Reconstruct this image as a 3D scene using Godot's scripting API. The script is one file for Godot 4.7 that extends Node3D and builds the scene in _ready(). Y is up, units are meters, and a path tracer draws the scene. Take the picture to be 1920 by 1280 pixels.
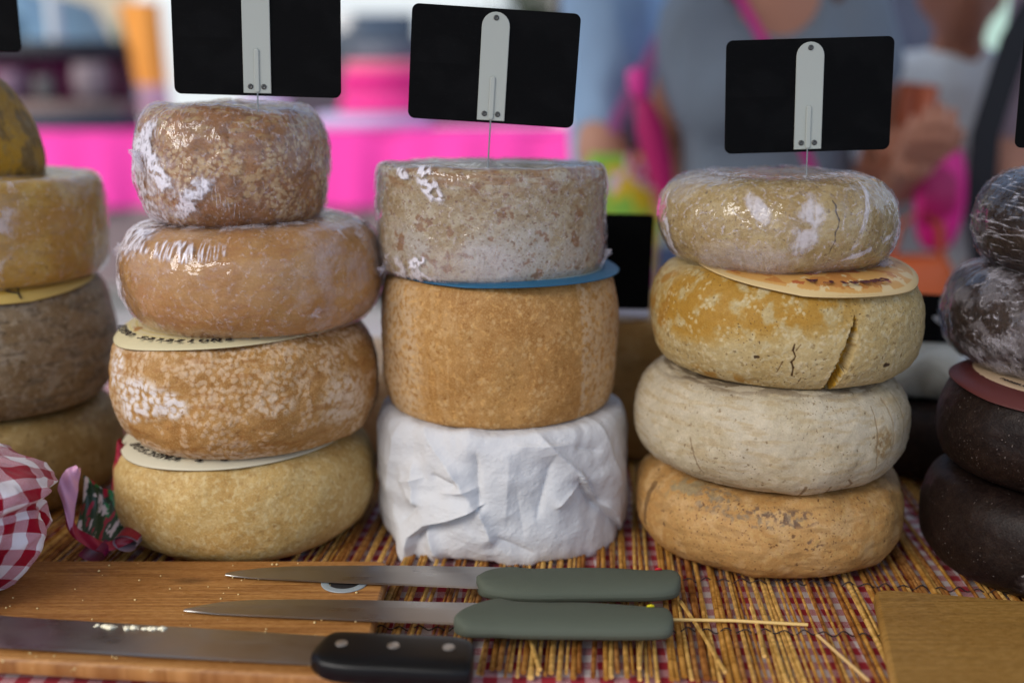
extends Node3D

const T := 0.85          # height of the stall table
var bank: Array = []     # shared noise pictures, 1024 x 1024
var jobs: Array = []
var M := {}
var counts := {}
var lump := FastNoiseLite.new()
var pit := FastNoiseLite.new()
var crease := FastNoiseLite.new()
var facet := FastNoiseLite.new()


# ---------------------------------------------------------------- naming and nodes
func numbered(called: String, parent: Node) -> String:
	var key := str(parent.get_instance_id()) + called
	var n: int = counts.get(key, 0)
	counts[key] = n + 1
	return called if n == 0 else "%s_%03d" % [called, n]


func thing(called: String, label: String, category: String, at := Vector3.ZERO, turn := 0.0, group := "") -> Node3D:
	var o := Node3D.new()
	o.name = numbered(called, self)
	add_child(o, true)
	o.position = at
	o.rotation.y = turn
	tag(o, label, category, group)
	return o


func tag(o: Node, label: String, category: String, group := "") -> void:
	o.set_meta("label", label)
	o.set_meta("category", category)
	if group != "":
		o.set_meta("group", group)


func part(called: String, mesh: Mesh, m: Material, parent: Node, at := Vector3.ZERO) -> MeshInstance3D:
	var o := MeshInstance3D.new()
	o.name = numbered(called, parent)
	o.mesh = mesh
	o.material_override = m
	parent.add_child(o, true)
	o.position = at
	return o


func struct(called: String, mesh: Mesh, m: Material, at := Vector3.ZERO) -> MeshInstance3D:
	var o := part(called, mesh, m, self, at)
	o.set_meta("kind", "structure")
	return o


# ---------------------------------------------------------------- materials
func srgb(r: float, g: float, b: float, a := 1.0) -> Color:
	return Color(r / 255.0, g / 255.0, b / 255.0, a)


func mat(c: Color, rough := 0.6, metal := 0.0, spec := 0.5) -> StandardMaterial3D:
	var m := StandardMaterial3D.new()
	m.albedo_color = c
	m.roughness = rough
	m.metallic = metal
	m.metallic_specular = spec
	return m


func tex_mat(alb: Image, hgt: Image, rough: float, relief: float, spec := 0.5) -> StandardMaterial3D:
	var m := mat(Color.WHITE, rough, 0.0, spec)
	m.albedo_texture = ImageTexture.create_from_image(alb)
	m.texture_repeat = false
	if hgt:
		m.heightmap_enabled = true
		m.heightmap_texture = ImageTexture.create_from_image(hgt)
		m.heightmap_scale = relief
	return m


func film_mat(bump: Image, milk := 0.025, shine := 0.6) -> StandardMaterial3D:
	var m := mat(Color(0.94, 0.93, 0.98, milk), 0.06, 0.0, shine)
	m.transparency = BaseMaterial3D.TRANSPARENCY_ALPHA
	m.cull_mode = BaseMaterial3D.CULL_DISABLED
	m.heightmap_enabled = true
	m.heightmap_texture = ImageTexture.create_from_image(bump)
	m.heightmap_scale = 0.085
	return m


# ---------------------------------------------------------------- noise pictures
func make_bank() -> void:
	var defs := [
		[FastNoiseLite.TYPE_SIMPLEX_SMOOTH, 0.006, FastNoiseLite.FRACTAL_FBM, 3, 1, 1],    # 0 broad
		[FastNoiseLite.TYPE_SIMPLEX_SMOOTH, 0.02, FastNoiseLite.FRACTAL_FBM, 4, 1, 1],     # 1 middle
		[FastNoiseLite.TYPE_SIMPLEX_SMOOTH, 0.07, FastNoiseLite.FRACTAL_FBM, 3, 1, 1],     # 2 fine
		[FastNoiseLite.TYPE_SIMPLEX, 0.22, FastNoiseLite.FRACTAL_FBM, 2, 1, 1],            # 3 grain
		[FastNoiseLite.TYPE_CELLULAR, 0.055, FastNoiseLite.FRACTAL_NONE, 1, 1, 1],         # 4 florets
		[FastNoiseLite.TYPE_SIMPLEX_SMOOTH, 0.06, FastNoiseLite.FRACTAL_FBM, 4, 5, 1],     # 5 streaks along u
		[FastNoiseLite.TYPE_SIMPLEX_SMOOTH, 0.06, FastNoiseLite.FRACTAL_FBM, 4, 1, 5],     # 6 streaks along v
		[FastNoiseLite.TYPE_SIMPLEX_SMOOTH, 0.010, FastNoiseLite.FRACTAL_RIDGED, 4, 1, 1], # 7 folds
		[FastNoiseLite.TYPE_CELLULAR, 0.10, FastNoiseLite.FRACTAL_NONE, 1, 1, 1],          # 8 small florets
		[FastNoiseLite.TYPE_SIMPLEX_SMOOTH, 0.09, FastNoiseLite.FRACTAL_RIDGED, 2, 1, 7],  # 9 pull lines along v
		[FastNoiseLite.TYPE_SIMPLEX_SMOOTH, 0.030, FastNoiseLite.FRACTAL_RIDGED, 4, 1, 1], # 10 crinkles
		[FastNoiseLite.TYPE_SIMPLEX_SMOOTH, 0.05, FastNoiseLite.FRACTAL_RIDGED, 3, 6, 1],  # 11 pull lines along u
		[FastNoiseLite.TYPE_SIMPLEX_SMOOTH, 0.075, FastNoiseLite.FRACTAL_RIDGED, 3, 1, 1],  # 12 fine crinkles
	]
	for i in defs.size():
		var d: Array = defs[i]
		var n := FastNoiseLite.new()
		n.seed = 11 + i * 7
		n.noise_type = d[0]
		n.frequency = d[1]
		n.fractal_type = d[2]
		n.fractal_octaves = d[3]
		if d[0] == FastNoiseLite.TYPE_CELLULAR:
			n.cellular_return_type = FastNoiseLite.RETURN_DISTANCE
			n.cellular_jitter = 1.0
		n.domain_warp_enabled = i in [1, 4, 7, 8, 10, 12]
		n.domain_warp_amplitude = 14.0 if i != 7 else 40.0
		n.domain_warp_frequency = 0.02
		var im := n.get_image(1024 / int(d[4]), 1024 / int(d[5]))
		im.convert(Image.FORMAT_L8)
		if d[4] != 1 or d[5] != 1:
			im.resize(1024, 1024, Image.INTERPOLATE_CUBIC)
		bank.append(im.get_data())


# A rind: base colour, then layers [noise, lo, hi, r, g, b, strength, height, {m: [noise, lo, hi], v: [v0, v1, soft], p: [[u, v, ru, rv], ...], o: offset}]
# then strokes [[[u, v], ...], half width at the start, at the end, r, g, b, strength, height]. Runs on a worker.
func rind(job: Dictionary) -> void:
	var w: int = job.w
	var h: int = job.h
	var n := w * h
	var base: Array = job.base
	var cr := PackedFloat32Array()
	var cg := PackedFloat32Array()
	var cb := PackedFloat32Array()
	var ht := PackedFloat32Array()
	cr.resize(n)
	cg.resize(n)
	cb.resize(n)
	ht.resize(n)
	cr.fill(base[0])
	cg.fill(base[1])
	cb.fill(base[2])
	ht.fill(0.5)
	var k := 0
	for L in job.layers:
		k += 1
		var src: PackedByteArray = bank[L[0]]
		var o: Dictionary = L[8] if L.size() > 8 else {}
		var off: int = (int(job.seed) * 131 + k * 97 + int(o.get("o", 0)) * 53) % 300
		var offy: int = (int(job.seed) * 71 + k * 149) % 500
		var lut := PackedFloat32Array()
		lut.resize(256)
		for i in 256:
			lut[i] = smoothstep(L[1], L[2], i / 255.0) * L[6] if L[1] < L[2] else (1.0 - smoothstep(L[2], L[1], i / 255.0)) * L[6]
		var masked: bool = o.has("m")
		var src2: PackedByteArray = bank[o.m[0]] if masked else src
		var lut2 := PackedFloat32Array()
		if masked:
			lut2.resize(256)
			for i in 256:
				lut2[i] = smoothstep(o.m[1], o.m[2], i / 255.0) if o.m[1] < o.m[2] else 1.0 - smoothstep(o.m[2], o.m[1], i / 255.0)
		var spots: Array = o.get("p", [])
		var band: Array = o.get("v", [])
		var r: float = L[3]
		var g: float = L[4]
		var b: float = L[5]
		var hh: float = L[7]
		for y in h:
			var fy := (y + 0.5) / h
			var row := 1.0
			if band:
				row = smoothstep(band[0] - band[2], band[0] + band[2], fy) * (1.0 - smoothstep(band[1] - band[2], band[1] + band[2], fy))
				if row <= 0.01:
					continue
			var at: int = y * w
			var from: int = (y + offy) * 1024 + off
			var from2: int = ((y + offy + 211) % 1024) * 1024 + off + 67
			for x in w:
				var t: float = lut[src[(from + x) & 1048575]]
				if t > 0.004:
					t *= row
					if masked:
						t *= lut2[src2[(from2 + x) & 1048575]]
					if spots:
						var fx := (x + 0.5) / w
						var s := 0.0
						for q in spots:
							var du: float = (fx - q[0]) / q[2]
							var dv: float = (fy - q[1]) / q[3]
							s = maxf(s, 1.0 - (du * du + dv * dv))
						t *= clampf(s * 1.6, 0.0, 1.0)
					cr[at + x] += (r - cr[at + x]) * t
					cg[at + x] += (g - cg[at + x]) * t
					cb[at + x] += (b - cb[at + x]) * t
					ht[at + x] += hh * t
	for S in job.get("strokes", []):
		var pts: Array = S[0]
		for i in pts.size() - 1:
			var a := Vector2(pts[i][0] * w, pts[i][1] * h)
			var c := Vector2(pts[i + 1][0] * w, pts[i + 1][1] * h)
			var wa: float = lerpf(S[1], S[2], float(i) / (pts.size() - 1)) * h
			var wb: float = lerpf(S[1], S[2], float(i + 1) / (pts.size() - 1)) * h
			var m := maxf(wa, wb) + 2.0
			for y in range(maxi(0, int(minf(a.y, c.y) - m)), mini(h, int(maxf(a.y, c.y) + m))):
				for x in range(maxi(0, int(minf(a.x, c.x) - m)), mini(w, int(maxf(a.x, c.x) + m))):
					var p := Vector2(x + 0.5, y + 0.5)
					var t := clampf((p - a).dot(c - a) / maxf((c - a).length_squared(), 0.001), 0.0, 1.0)
					var d := p.distance_to(a.lerp(c, t)) - lerpf(wa, wb, t)
					var jag: float = (bank[2][(y % 1024) * 1024 + x] / 255.0 - 0.5) * 1.6
					var s: float = (1.0 - smoothstep(-0.7, 0.7, d + jag)) * S[6]
					if s > 0.0:
						var at := y * w + x
						cr[at] += (S[3] - cr[at]) * s
						cg[at] += (S[4] - cg[at]) * s
						cb[at] += (S[5] - cb[at]) * s
						ht[at] += S[7] * s
	var alb := PackedByteArray()
	var hb := PackedByteArray()
	alb.resize(n * 3)
	hb.resize(n)
	var grain: PackedByteArray = bank[3]
	var tex2: PackedByteArray = bank[2]
	var jit: float = job.get("grain", 14.0)
	for y in h:
		var from: int = (y + 40) * 1024 + 30
		for x in w:
			var i := y * w + x
			var q: float = (grain[from + x] / 255.0 - 0.5)
			var e: float = q * jit + (tex2[from + x] / 255.0 - 0.5) * jit * 0.9
			alb[i * 3] = int(clampf(cr[i] * 0.985 + e, 4.0, 250.0))
			alb[i * 3 + 1] = int(clampf(cg[i] + e, 4.0, 250.0))
			alb[i * 3 + 2] = int(clampf(cb[i] * 1.02 + e * 0.8, 4.0, 250.0))
			hb[i] = int(clampf((ht[i] + q * 0.16 + (tex2[from + x] / 255.0 - 0.5) * 0.22) * 255.0, 0.0, 255.0))
	job.alb = Image.create_from_data(w, h, false, Image.FORMAT_RGB8, alb)
	job.hgt = Image.create_from_data(w, h, false, Image.FORMAT_L8, hb)


# Whitened wrinkles of a film: layers [noise, lo, hi, strength, {p, m}]; rgb fixed, alpha computed. Runs on a worker.
func wrinkles(job: Dictionary) -> void:
	var w: int = job.w
	var h: int = job.h
	var al := PackedFloat32Array()
	al.resize(w * h)
	var k := 0
	for L in job.layers:
		k += 1
		var src: PackedByteArray = bank[L[0]]
		var o: Dictionary = L[4] if L.size() > 4 else {}
		var off: int = (int(job.seed) * 61 + k * 83) % 300
		var offy: int = (int(job.seed) * 43 + k * 37) % 500
		var spots: Array = o.get("p", [])
		var masked: bool = o.has("m")
		var src2: PackedByteArray = bank[o.m[0]] if masked else bank[2]
		for y in h:
			var fy := (y + 0.5) / h
			for x in w:
				var t: float = smoothstep(L[1], L[2], src[((y + offy) * 1024 + off + x) & 1048575] / 255.0)
				if t > 0.01:
					if masked:
						t *= smoothstep(o.m[1], o.m[2], src2[(((y + offy + 91) % 1024) * 1024 + off + x) & 1048575] / 255.0)
					if spots:
						var fx := (x + 0.5) / w
						var s := 0.0
						for q in spots:
							# u, v, half length, half width, angle
							var ca := cos(q[4])
							var sa := sin(q[4])
							var ax: float = (fx - q[0]) * w
							var ay: float = (fy - q[1]) * h
							var du: float = (ax * ca + ay * sa) / (q[2] * h)
							var dv: float = (ay * ca - ax * sa) / (q[3] * h)
							s = maxf(s, 1.0 - (du * du + dv * dv))
						t *= smoothstep(0.0, 0.8, s + (src2[((y + 37) * 1024 + x + 11) & 1048575] / 255.0 - 0.5) * 0.7)
					al[y * w + x] = maxf(al[y * w + x], t * L[3])
	var out := PackedByteArray()
	out.resize(w * h * 4)
	var hb := PackedByteArray()
	hb.resize(w * h)
	var fold: PackedByteArray = bank[10]
	var fine: PackedByteArray = bank[12]
	var pull: PackedByteArray = bank[int(job.get("lines", 9))]
	for y in h:
		for x in w:
			var i := y * w + x
			var at: int = ((y + 200 + int(job.seed) * 13) * 1024 + x + 100) & 1048575
			var f: float = (fold[at] * 0.45 + fine[at] * 0.55) / 255.0
			var p: float = pull[at] / 255.0
			out[i * 4] = 236
			out[i * 4 + 1] = 230
			out[i * 4 + 2] = 238
			out[i * 4 + 3] = int(clampf(al[i] * (0.22 + 0.95 * smoothstep(0.18, 0.70, f * 0.6 + p * 0.4)), 0.0, 0.95) * 255.0)
			hb[i] = int(clampf(f * 0.55 + p * 0.45 * job.get("pull", 0.6), 0.0, 1.0) * 255.0)
	job.img = Image.create_from_data(w, h, false, Image.FORMAT_RGBA8, out)
	job.bump = Image.create_from_data(w, h, false, Image.FORMAT_L8, hb)


# ---------------------------------------------------------------- meshes
func finish(v: PackedVector3Array, uv: PackedVector2Array, idx: PackedInt32Array, seam := 0, col := PackedColorArray()) -> ArrayMesh:
	var nor := PackedVector3Array()
	nor.resize(v.size())
	for i in range(0, idx.size(), 3):
		var a := v[idx[i]]
		var n := (v[idx[i + 2]] - a).cross(v[idx[i + 1]] - a)
		nor[idx[i]] += n
		nor[idx[i + 1]] += n
		nor[idx[i + 2]] += n
	if seam > 0:   # rows of seam + 1 vertices that close on themselves
		for j in v.size() / (seam + 1):
			var s := nor[j * (seam + 1)] + nor[j * (seam + 1) + seam]
			nor[j * (seam + 1)] = s
			nor[j * (seam + 1) + seam] = s
	for i in nor.size():
		nor[i] = nor[i].normalized() if nor[i].length_squared() > 1e-20 else Vector3.UP
	var a := []
	a.resize(Mesh.ARRAY_MAX)
	a[Mesh.ARRAY_VERTEX] = v
	a[Mesh.ARRAY_NORMAL] = nor
	if uv.size():
		a[Mesh.ARRAY_TEX_UV] = uv
	if col.size():
		a[Mesh.ARRAY_COLOR] = col
	a[Mesh.ARRAY_INDEX] = idx
	var m := ArrayMesh.new()
	m.add_surface_from_arrays(Mesh.PRIMITIVE_TRIANGLES, a)
	return m


func grid_idx(nu: int, nv: int) -> PackedInt32Array:
	var idx := PackedInt32Array()
	for j in nv:
		for i in nu:
			var a := j * (nu + 1) + i
			var d := a + nu + 1
			idx.append_array([a, d + 1, a + 1, a, d, d + 1])
	return idx


func grid(nu: int, nv: int, f: Callable, closed := false, uvs := Vector2(1, 1)) -> ArrayMesh:
	var v := PackedVector3Array()
	var uv := PackedVector2Array()
	for j in nv + 1:
		for i in nu + 1:
			var u := float(i) / nu
			var t := float(j) / nv
			v.append(f.call(u, t))
			uv.append(Vector2(u * uvs.x, (1.0 - t) * uvs.y))
	return finish(v, uv, grid_idx(nu, nv), nu if closed else 0)


# rings of equally many points, each ring closed; caps optional
func loft(rings: Array, caps := true, uvs := Vector2(1, 1)) -> ArrayMesh:
	var n: int = rings[0].size()
	var v := PackedVector3Array()
	var uv := PackedVector2Array()
	for j in rings.size():
		for i in n + 1:
			v.append(rings[j][i % n])
			uv.append(Vector2(float(i) / n * uvs.x, float(j) / (rings.size() - 1) * uvs.y))
	var idx := grid_idx(n, rings.size() - 1)
	if caps:
		for e in [0, rings.size() - 1]:
			var c := Vector3.ZERO
			for p in rings[e]:
				c += p
			var at := v.size()
			v.append(c / n)
			uv.append(Vector2(0.5, 0.5))
			for i in n:
				v.append(rings[e][i])
				uv.append(Vector2(0.5, 0.5))
			for i in n:
				if e == 0:
					idx.append_array([at, at + 1 + i, at + 1 + (i + 1) % n])
				else:
					idx.append_array([at, at + 1 + (i + 1) % n, at + 1 + i])
		return finish(v, uv, idx, 0)
	return finish(v, uv, idx, n)


func tube(pts: Array, r: float, sides := 6, radii: Array = []) -> ArrayMesh:
	var rings := []
	var up := Vector3.UP
	for k in pts.size():
		var d: Vector3 = (pts[mini(k + 1, pts.size() - 1)] - pts[maxi(k - 1, 0)]).normalized()
		if absf(d.dot(up)) > 0.95:
			up = Vector3.RIGHT
		var x := up.cross(d).normalized()
		var y := d.cross(x).normalized()
		var rr: float = radii[k] if radii else r
		var ring := []
		for s in sides:
			var a := TAU * s / sides
			ring.append(pts[k] + (x * cos(a) + y * sin(a)) * rr)
		rings.append(ring)
	return loft(rings)


# a flat slab with rounded edges from an outline in x and z (Vector2), y from y0 to y1
func slab(poly: PackedVector2Array, y0: float, y1: float, bevel: float) -> ArrayMesh:
	if Geometry2D.is_polygon_clockwise(poly):
		poly.reverse()
	var n := poly.size()
	var inward := PackedVector2Array()
	for i in n:
		var a := (poly[i] - poly[(i + n - 1) % n]).normalized()
		var b := (poly[(i + 1) % n] - poly[i]).normalized()
		var d := Vector2(-a.y - b.y, a.x + b.x)
		inward.append(d.normalized() / maxf(0.4, sqrt((1.0 + a.dot(b)) / 2.0)) if d.length() > 1e-6 else Vector2(-a.y, a.x))
	var st := SurfaceTool.new()
	st.begin(Mesh.PRIMITIVE_TRIANGLES)
	var rings := []
	for s in [[1.0, y0], [0.3, y0 + 0.3 * bevel], [0.0, y0 + bevel], [0.0, y1 - bevel], [0.3, y1 - 0.3 * bevel], [1.0, y1]]:
		var ring := []
		for i in n:
			var p: Vector2 = poly[i] + inward[i] * bevel * float(s[0])
			ring.append(Vector3(p.x, s[1], p.y))
		rings.append(ring)
	var quad := func(a: Vector3, b: Vector3, c: Vector3) -> void:
		for p in [a, b, c]:
			st.set_uv(Vector2(p.x, p.z))
			st.add_vertex(p)
	for k in 5:
		st.set_smooth_group(1)
		for i in n:
			var a: Vector3 = rings[k][i]
			var b: Vector3 = rings[k][(i + 1) % n]
			var c: Vector3 = rings[k + 1][(i + 1) % n]
			var d: Vector3 = rings[k + 1][i]
			quad.call(a, b, c)
			quad.call(a, c, d)
	for e in [0, 5]:
		st.set_smooth_group(2 + e)
		var flat := PackedVector2Array()
		for p in rings[e]:
			flat.append(Vector2(p.x, p.z))
		var tri := Geometry2D.triangulate_polygon(flat)
		for i in range(0, tri.size(), 3):
			var a: Vector3 = rings[e][tri[i]]
			var b: Vector3 = rings[e][tri[i + 1]]
			var c: Vector3 = rings[e][tri[i + 2]]
			var up := (c - a).cross(b - a).y > 0.0
			if up == (e == 5):
				quad.call(a, b, c)
			else:
				quad.call(a, c, b)
	st.generate_normals()
	return st.commit()


func round_rect(w: float, h: float, r: float, seg := 6) -> PackedVector2Array:
	var p := PackedVector2Array()
	for c in [[w / 2 - r, h / 2 - r, 0.0], [-w / 2 + r, h / 2 - r, 90.0], [-w / 2 + r, -h / 2 + r, 180.0], [w / 2 - r, -h / 2 + r, 270.0]]:
		for s in seg + 1:
			var a := deg_to_rad(c[2] + 90.0 * s / seg)
			p.append(Vector2(c[0] + r * cos(a), c[1] + r * sin(a)))
	return p


func box(sx: float, sy: float, sz: float, bevel := 0.004) -> ArrayMesh:
	return slab(PackedVector2Array([Vector2(-sx / 2, -sz / 2), Vector2(sx / 2, -sz / 2), Vector2(sx / 2, sz / 2), Vector2(-sx / 2, sz / 2)]), 0.0, sy, minf(bevel, minf(sx, minf(sy, sz)) * 0.3))


func turned(pts: Array, sides := 24) -> ArrayMesh:   # [radius, height] from the bottom up
	var rings := []
	for p in pts:
		var ring := []
		for s in sides:
			var a := TAU * s / sides
			ring.append(Vector3(sin(a) * p[0], p[1], cos(a) * p[0]))
		rings.append(ring)
	return loft(rings)


# Surface nets over smoothly joined tapered capsules [a, b, radius a, radius b, depth scale]. Runs on a worker.
func body(job: Dictionary) -> void:
	var bones: Array = job.bones
	var c: float = job.cell
	var k: float = job.get("k", 0.05)
	var lo := Vector3(9, 9, 9)
	var hi := -lo
	for b in bones:
		var r: float = maxf(b[2], b[3]) + 3.0 * c
		for e in [b[0], b[1]]:
			lo = lo.min(e - Vector3.ONE * r)
			hi = hi.max(e + Vector3.ONE * r)
	var nx := int((hi.x - lo.x) / c) + 2
	var ny := int((hi.y - lo.y) / c) + 2
	var nz := int((hi.z - lo.z) / c) + 2
	var f := PackedFloat32Array()
	f.resize(nx * ny * nz)
	f.fill(0.3)
	for b in bones:
		var a: Vector3 = b[0]
		var ab: Vector3 = b[1] - b[0]
		var zs: float = b[4] if b.size() > 4 else 1.0
		var sc := Vector3(1, 1, 1.0 / zs)
		var abs_s := ab * sc
		var l2 := maxf(abs_s.length_squared(), 1e-8)
		var m: float = maxf(b[2], b[3]) * maxf(1.0, zs) + k + 2.5 * c
		var p0: Vector3 = (a.min(b[1]) - Vector3.ONE * m - lo) / c
		var p1: Vector3 = (a.max(b[1]) + Vector3.ONE * m - lo) / c
		for z in range(maxi(0, int(p0.z)), mini(nz, int(p1.z) + 1)):
			for y in range(maxi(0, int(p0.y)), mini(ny, int(p1.y) + 1)):
				var at := (z * ny + y) * nx
				for x in range(maxi(0, int(p0.x)), mini(nx, int(p1.x) + 1)):
					var p := (lo + Vector3(x, y, z) * c - a) * sc
					var t := clampf(p.dot(abs_s) / l2, 0.0, 1.0)
					var d: float = (p - abs_s * t).length() - lerpf(b[2], b[3], t)
					var g := f[at + x]
					var h := maxf(k - absf(g - d), 0.0) / k
					f[at + x] = minf(g, d) - h * h * k * 0.25
	var vi := PackedInt32Array()
	vi.resize(nx * ny * nz)
	vi.fill(-1)
	var v := PackedVector3Array()
	var step := [1, nx, nx * ny]
	for z in nz - 1:
		for y in ny - 1:
			var row := (z * ny + y) * nx
			for x in nx - 1:
				var i := row + x
				var s := 0
				for q in 8:
					if f[i + (q & 1) + (q >> 1 & 1) * nx + (q >> 2) * step[2]] < 0.0:
						s += 1
				if s == 0 or s == 8:
					continue
				var sum := Vector3.ZERO
				var n := 0
				for q in 8:
					var fq := f[i + (q & 1) + (q >> 1 & 1) * nx + (q >> 2) * step[2]]
					for ax in 3:
						if q >> ax & 1:
							continue
						var w := q | 1 << ax
						var fw := f[i + (w & 1) + (w >> 1 & 1) * nx + (w >> 2) * step[2]]
						if (fq < 0.0) != (fw < 0.0):
							var pq := Vector3(q & 1, q >> 1 & 1, q >> 2)
							pq[ax] = fq / (fq - fw)
							sum += pq
							n += 1
				vi[i] = v.size()
				v.append(lo + (Vector3(x, y, z) + sum / n) * c)
	var idx := PackedInt32Array()
	for z in range(1, nz - 1):
		for y in range(1, ny - 1):
			for x in range(1, nx - 1):
				var i := (z * ny + y) * nx + x
				if vi[i] < 0 and f[i] > c * 2.0:
					continue
				var inside := f[i] < 0.0
				for ax in 3:
					var o: int = i + step[ax]
					if (f[o] < 0.0) == inside:
						continue
					var s1: int = step[(ax + 1) % 3]
					var s2: int = step[(ax + 2) % 3]
					var a := vi[i - s1 - s2]
					var b := vi[i - s2]
					var cc := vi[i]
					var d := vi[i - s1]
					if a < 0 or b < 0 or cc < 0 or d < 0:
						continue
					if inside:
						idx.append_array([a, cc, b, a, d, cc])
					else:
						idx.append_array([a, b, cc, a, cc, d])
	job.v = v
	job.idx = idx


func body_mesh(job: Dictionary) -> ArrayMesh:
	return finish(job.v, PackedVector2Array(), job.idx)


func run_jobs() -> void:
	var id := WorkerThreadPool.add_group_task(func(i: int) -> void: jobs[i][0].call(jobs[i][1]), jobs.size())
	WorkerThreadPool.wait_for_group_task_completion(id)


# ---------------------------------------------------------------- cheeses
# The half section of a wheel, from the middle of its underside to the middle of its top.
func profile(R: float, H: float, bf: float, n: float) -> Dictionary:
	var b := R * bf
	var raw: Array[Vector2] = []
	var table := [[0.052, 0.0], [0.064, 0.004], [0.069, 0.014], [0.066, 0.034], [0.058, 0.054], [0.046, 0.072], [0.030, 0.086], [0.010, 0.094]]
	for i in 241:
		var a := -PI / 2 + PI * i / 240.0
		if n < 0.0:
			var f := 7.0 * i / 240.0
			var q := mini(int(f), 6)
			raw.append(Vector2(cubic_interpolate(table[q][0], table[q + 1][0], table[maxi(q - 1, 0)][0], table[mini(q + 2, 7)][0], f - q), cubic_interpolate(table[q][1], table[q + 1][1], table[maxi(q - 1, 0)][1], table[mini(q + 2, 7)][1], f - q)))
			continue
		raw.append(Vector2(R - b + b * pow(absf(cos(a)), 2.0 / n), H / 2 + H / 2 * signf(sin(a)) * pow(absf(sin(a)), 2.0 / n)))
	var lens := PackedFloat32Array([0.0])
	for i in 240:
		lens.append(lens[i] + raw[i].distance_to(raw[i + 1]))
	var total := lens[240]
	var pts: Array[Vector2] = []
	for f in [0.0, 0.5, 0.85]:
		pts.append(Vector2((R - b) * f, 0.0))
	var k := 0
	for i in 53:
		var s := total * i / 52.0
		while k < 239 and lens[k + 1] < s:
			k += 1
		pts.append(raw[k].lerp(raw[k + 1], clampf((s - lens[k]) / maxf(lens[k + 1] - lens[k], 1e-6), 0.0, 1.0)))
	for f in [0.9, 0.75, 0.55, 0.35, 0.15, 0.0]:
		pts.append(Vector2((R - b) * f, H + 0.002 * (1.0 - f)))
	var tv := PackedFloat32Array()
	var s := 0.0
	for i in pts.size():
		if i > 0:
			s += pts[i].distance_to(pts[i - 1])
		tv.append(s)
	var s0 := R - b - 0.015
	var s1 := tv[tv.size() - 1]
	for i in tv.size():
		tv[i] = clampf(1.0 - (tv[i] - s0) / (s1 - s0), 0.0, 1.0)
	var nor: Array[Vector2] = []
	for i in pts.size():
		var d := pts[mini(i + 1, pts.size() - 1)] - pts[maxi(i - 1, 0)]
		nor.append(Vector2(d.y, -d.x).normalized())
	return {"R": R, "H": H, "b": b, "n": n, "pts": pts, "tv": tv, "nor": nor}


func row_v(pr: Dictionary, yf: float) -> float:   # texture row of a height on the side
	for i in range(3, 56):
		if pr.pts[i].y >= yf * pr.H:
			return pr.tv[i]
	return pr.tv[55]


func top_y(pr: Dictionary, r: float) -> float:
	if r <= pr.R - pr.b:
		return pr.H
	var q: float = clampf((r - (pr.R - pr.b)) / pr.b, 0.0, 0.86)
	return pr.H / 2 + pr.H / 2 * pow(1.0 - pow(q, pr.n), 1.0 / pr.n)


func wheel(pr: Dictionary, push: Callable, nu := 192, more: Array = []) -> ArrayMesh:
	var ths: Array = []
	for i in nu + 1:
		ths.append(-PI + TAU * i / nu)
	ths.append_array(more)
	ths.sort()
	var v := PackedVector3Array()
	var uv := PackedVector2Array()
	var rows: int = pr.pts.size()
	for j in rows:
		var p: Vector2 = pr.pts[j]
		var n: Vector2 = pr.nor[j]
		for th in ths:
			var pos := Vector3(p.x * sin(th), p.y, p.x * cos(th))
			var d: float = push.call(th, p.y / pr.H, pos)
			v.append(pos + Vector3(n.x * sin(th), n.y, n.x * cos(th)) * d)
			var u: float = th / PI + 0.5
			uv.append(Vector2(-u if u < 0.0 else (2.0 - u if u > 1.0 else u), pr.tv[j]))
	return finish(v, uv, grid_idx(ths.size() - 1, rows - 1), ths.size() - 1)


func lumps(amp: float, fine: float, off: Vector3) -> Callable:
	return func(_th: float, yf: float, p: Vector3) -> float:
		return (lump.get_noise_3dv(p + off) * amp + pit.get_noise_3dv(p + off) * fine) * (1.0 if yf > 0.04 else 0.3)


var wheels := {}


# declares the textures of a wheel; the wheel itself is built once they are ready
func plan(id: String, dims: Array, w: int, h: int, base: Array, layers: Array, strokes: Array = [], grain := 14.0) -> void:
	var pr := profile(dims[3], dims[4], dims[5], dims[6])
	for s in strokes:
		for p in s[0]:   # from (degrees round the wheel, share of the height) to texture coordinates
			var at := Vector2(deg_to_rad(p[0]) / PI + 0.5, row_v(pr, p[1]))
			p[0] = at.x
			p[1] = at.y
	var job := {"w": w, "h": h, "base": base, "layers": layers, "strokes": strokes, "seed": wheels.size() + 3, "grain": grain}
	jobs.append([rind, job])
	wheels[id] = {"pr": pr, "at": Vector3(dims[0], dims[1], dims[2]), "job": job}


func plan_film(id: String, layers: Array, pull := 0.6) -> void:
	var job := {"w": 512, "h": 384, "layers": layers, "seed": wheels.size() + id.unicode_at(2), "pull": pull}
	jobs.append([wrinkles, job])
	wheels[id].film = job


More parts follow.
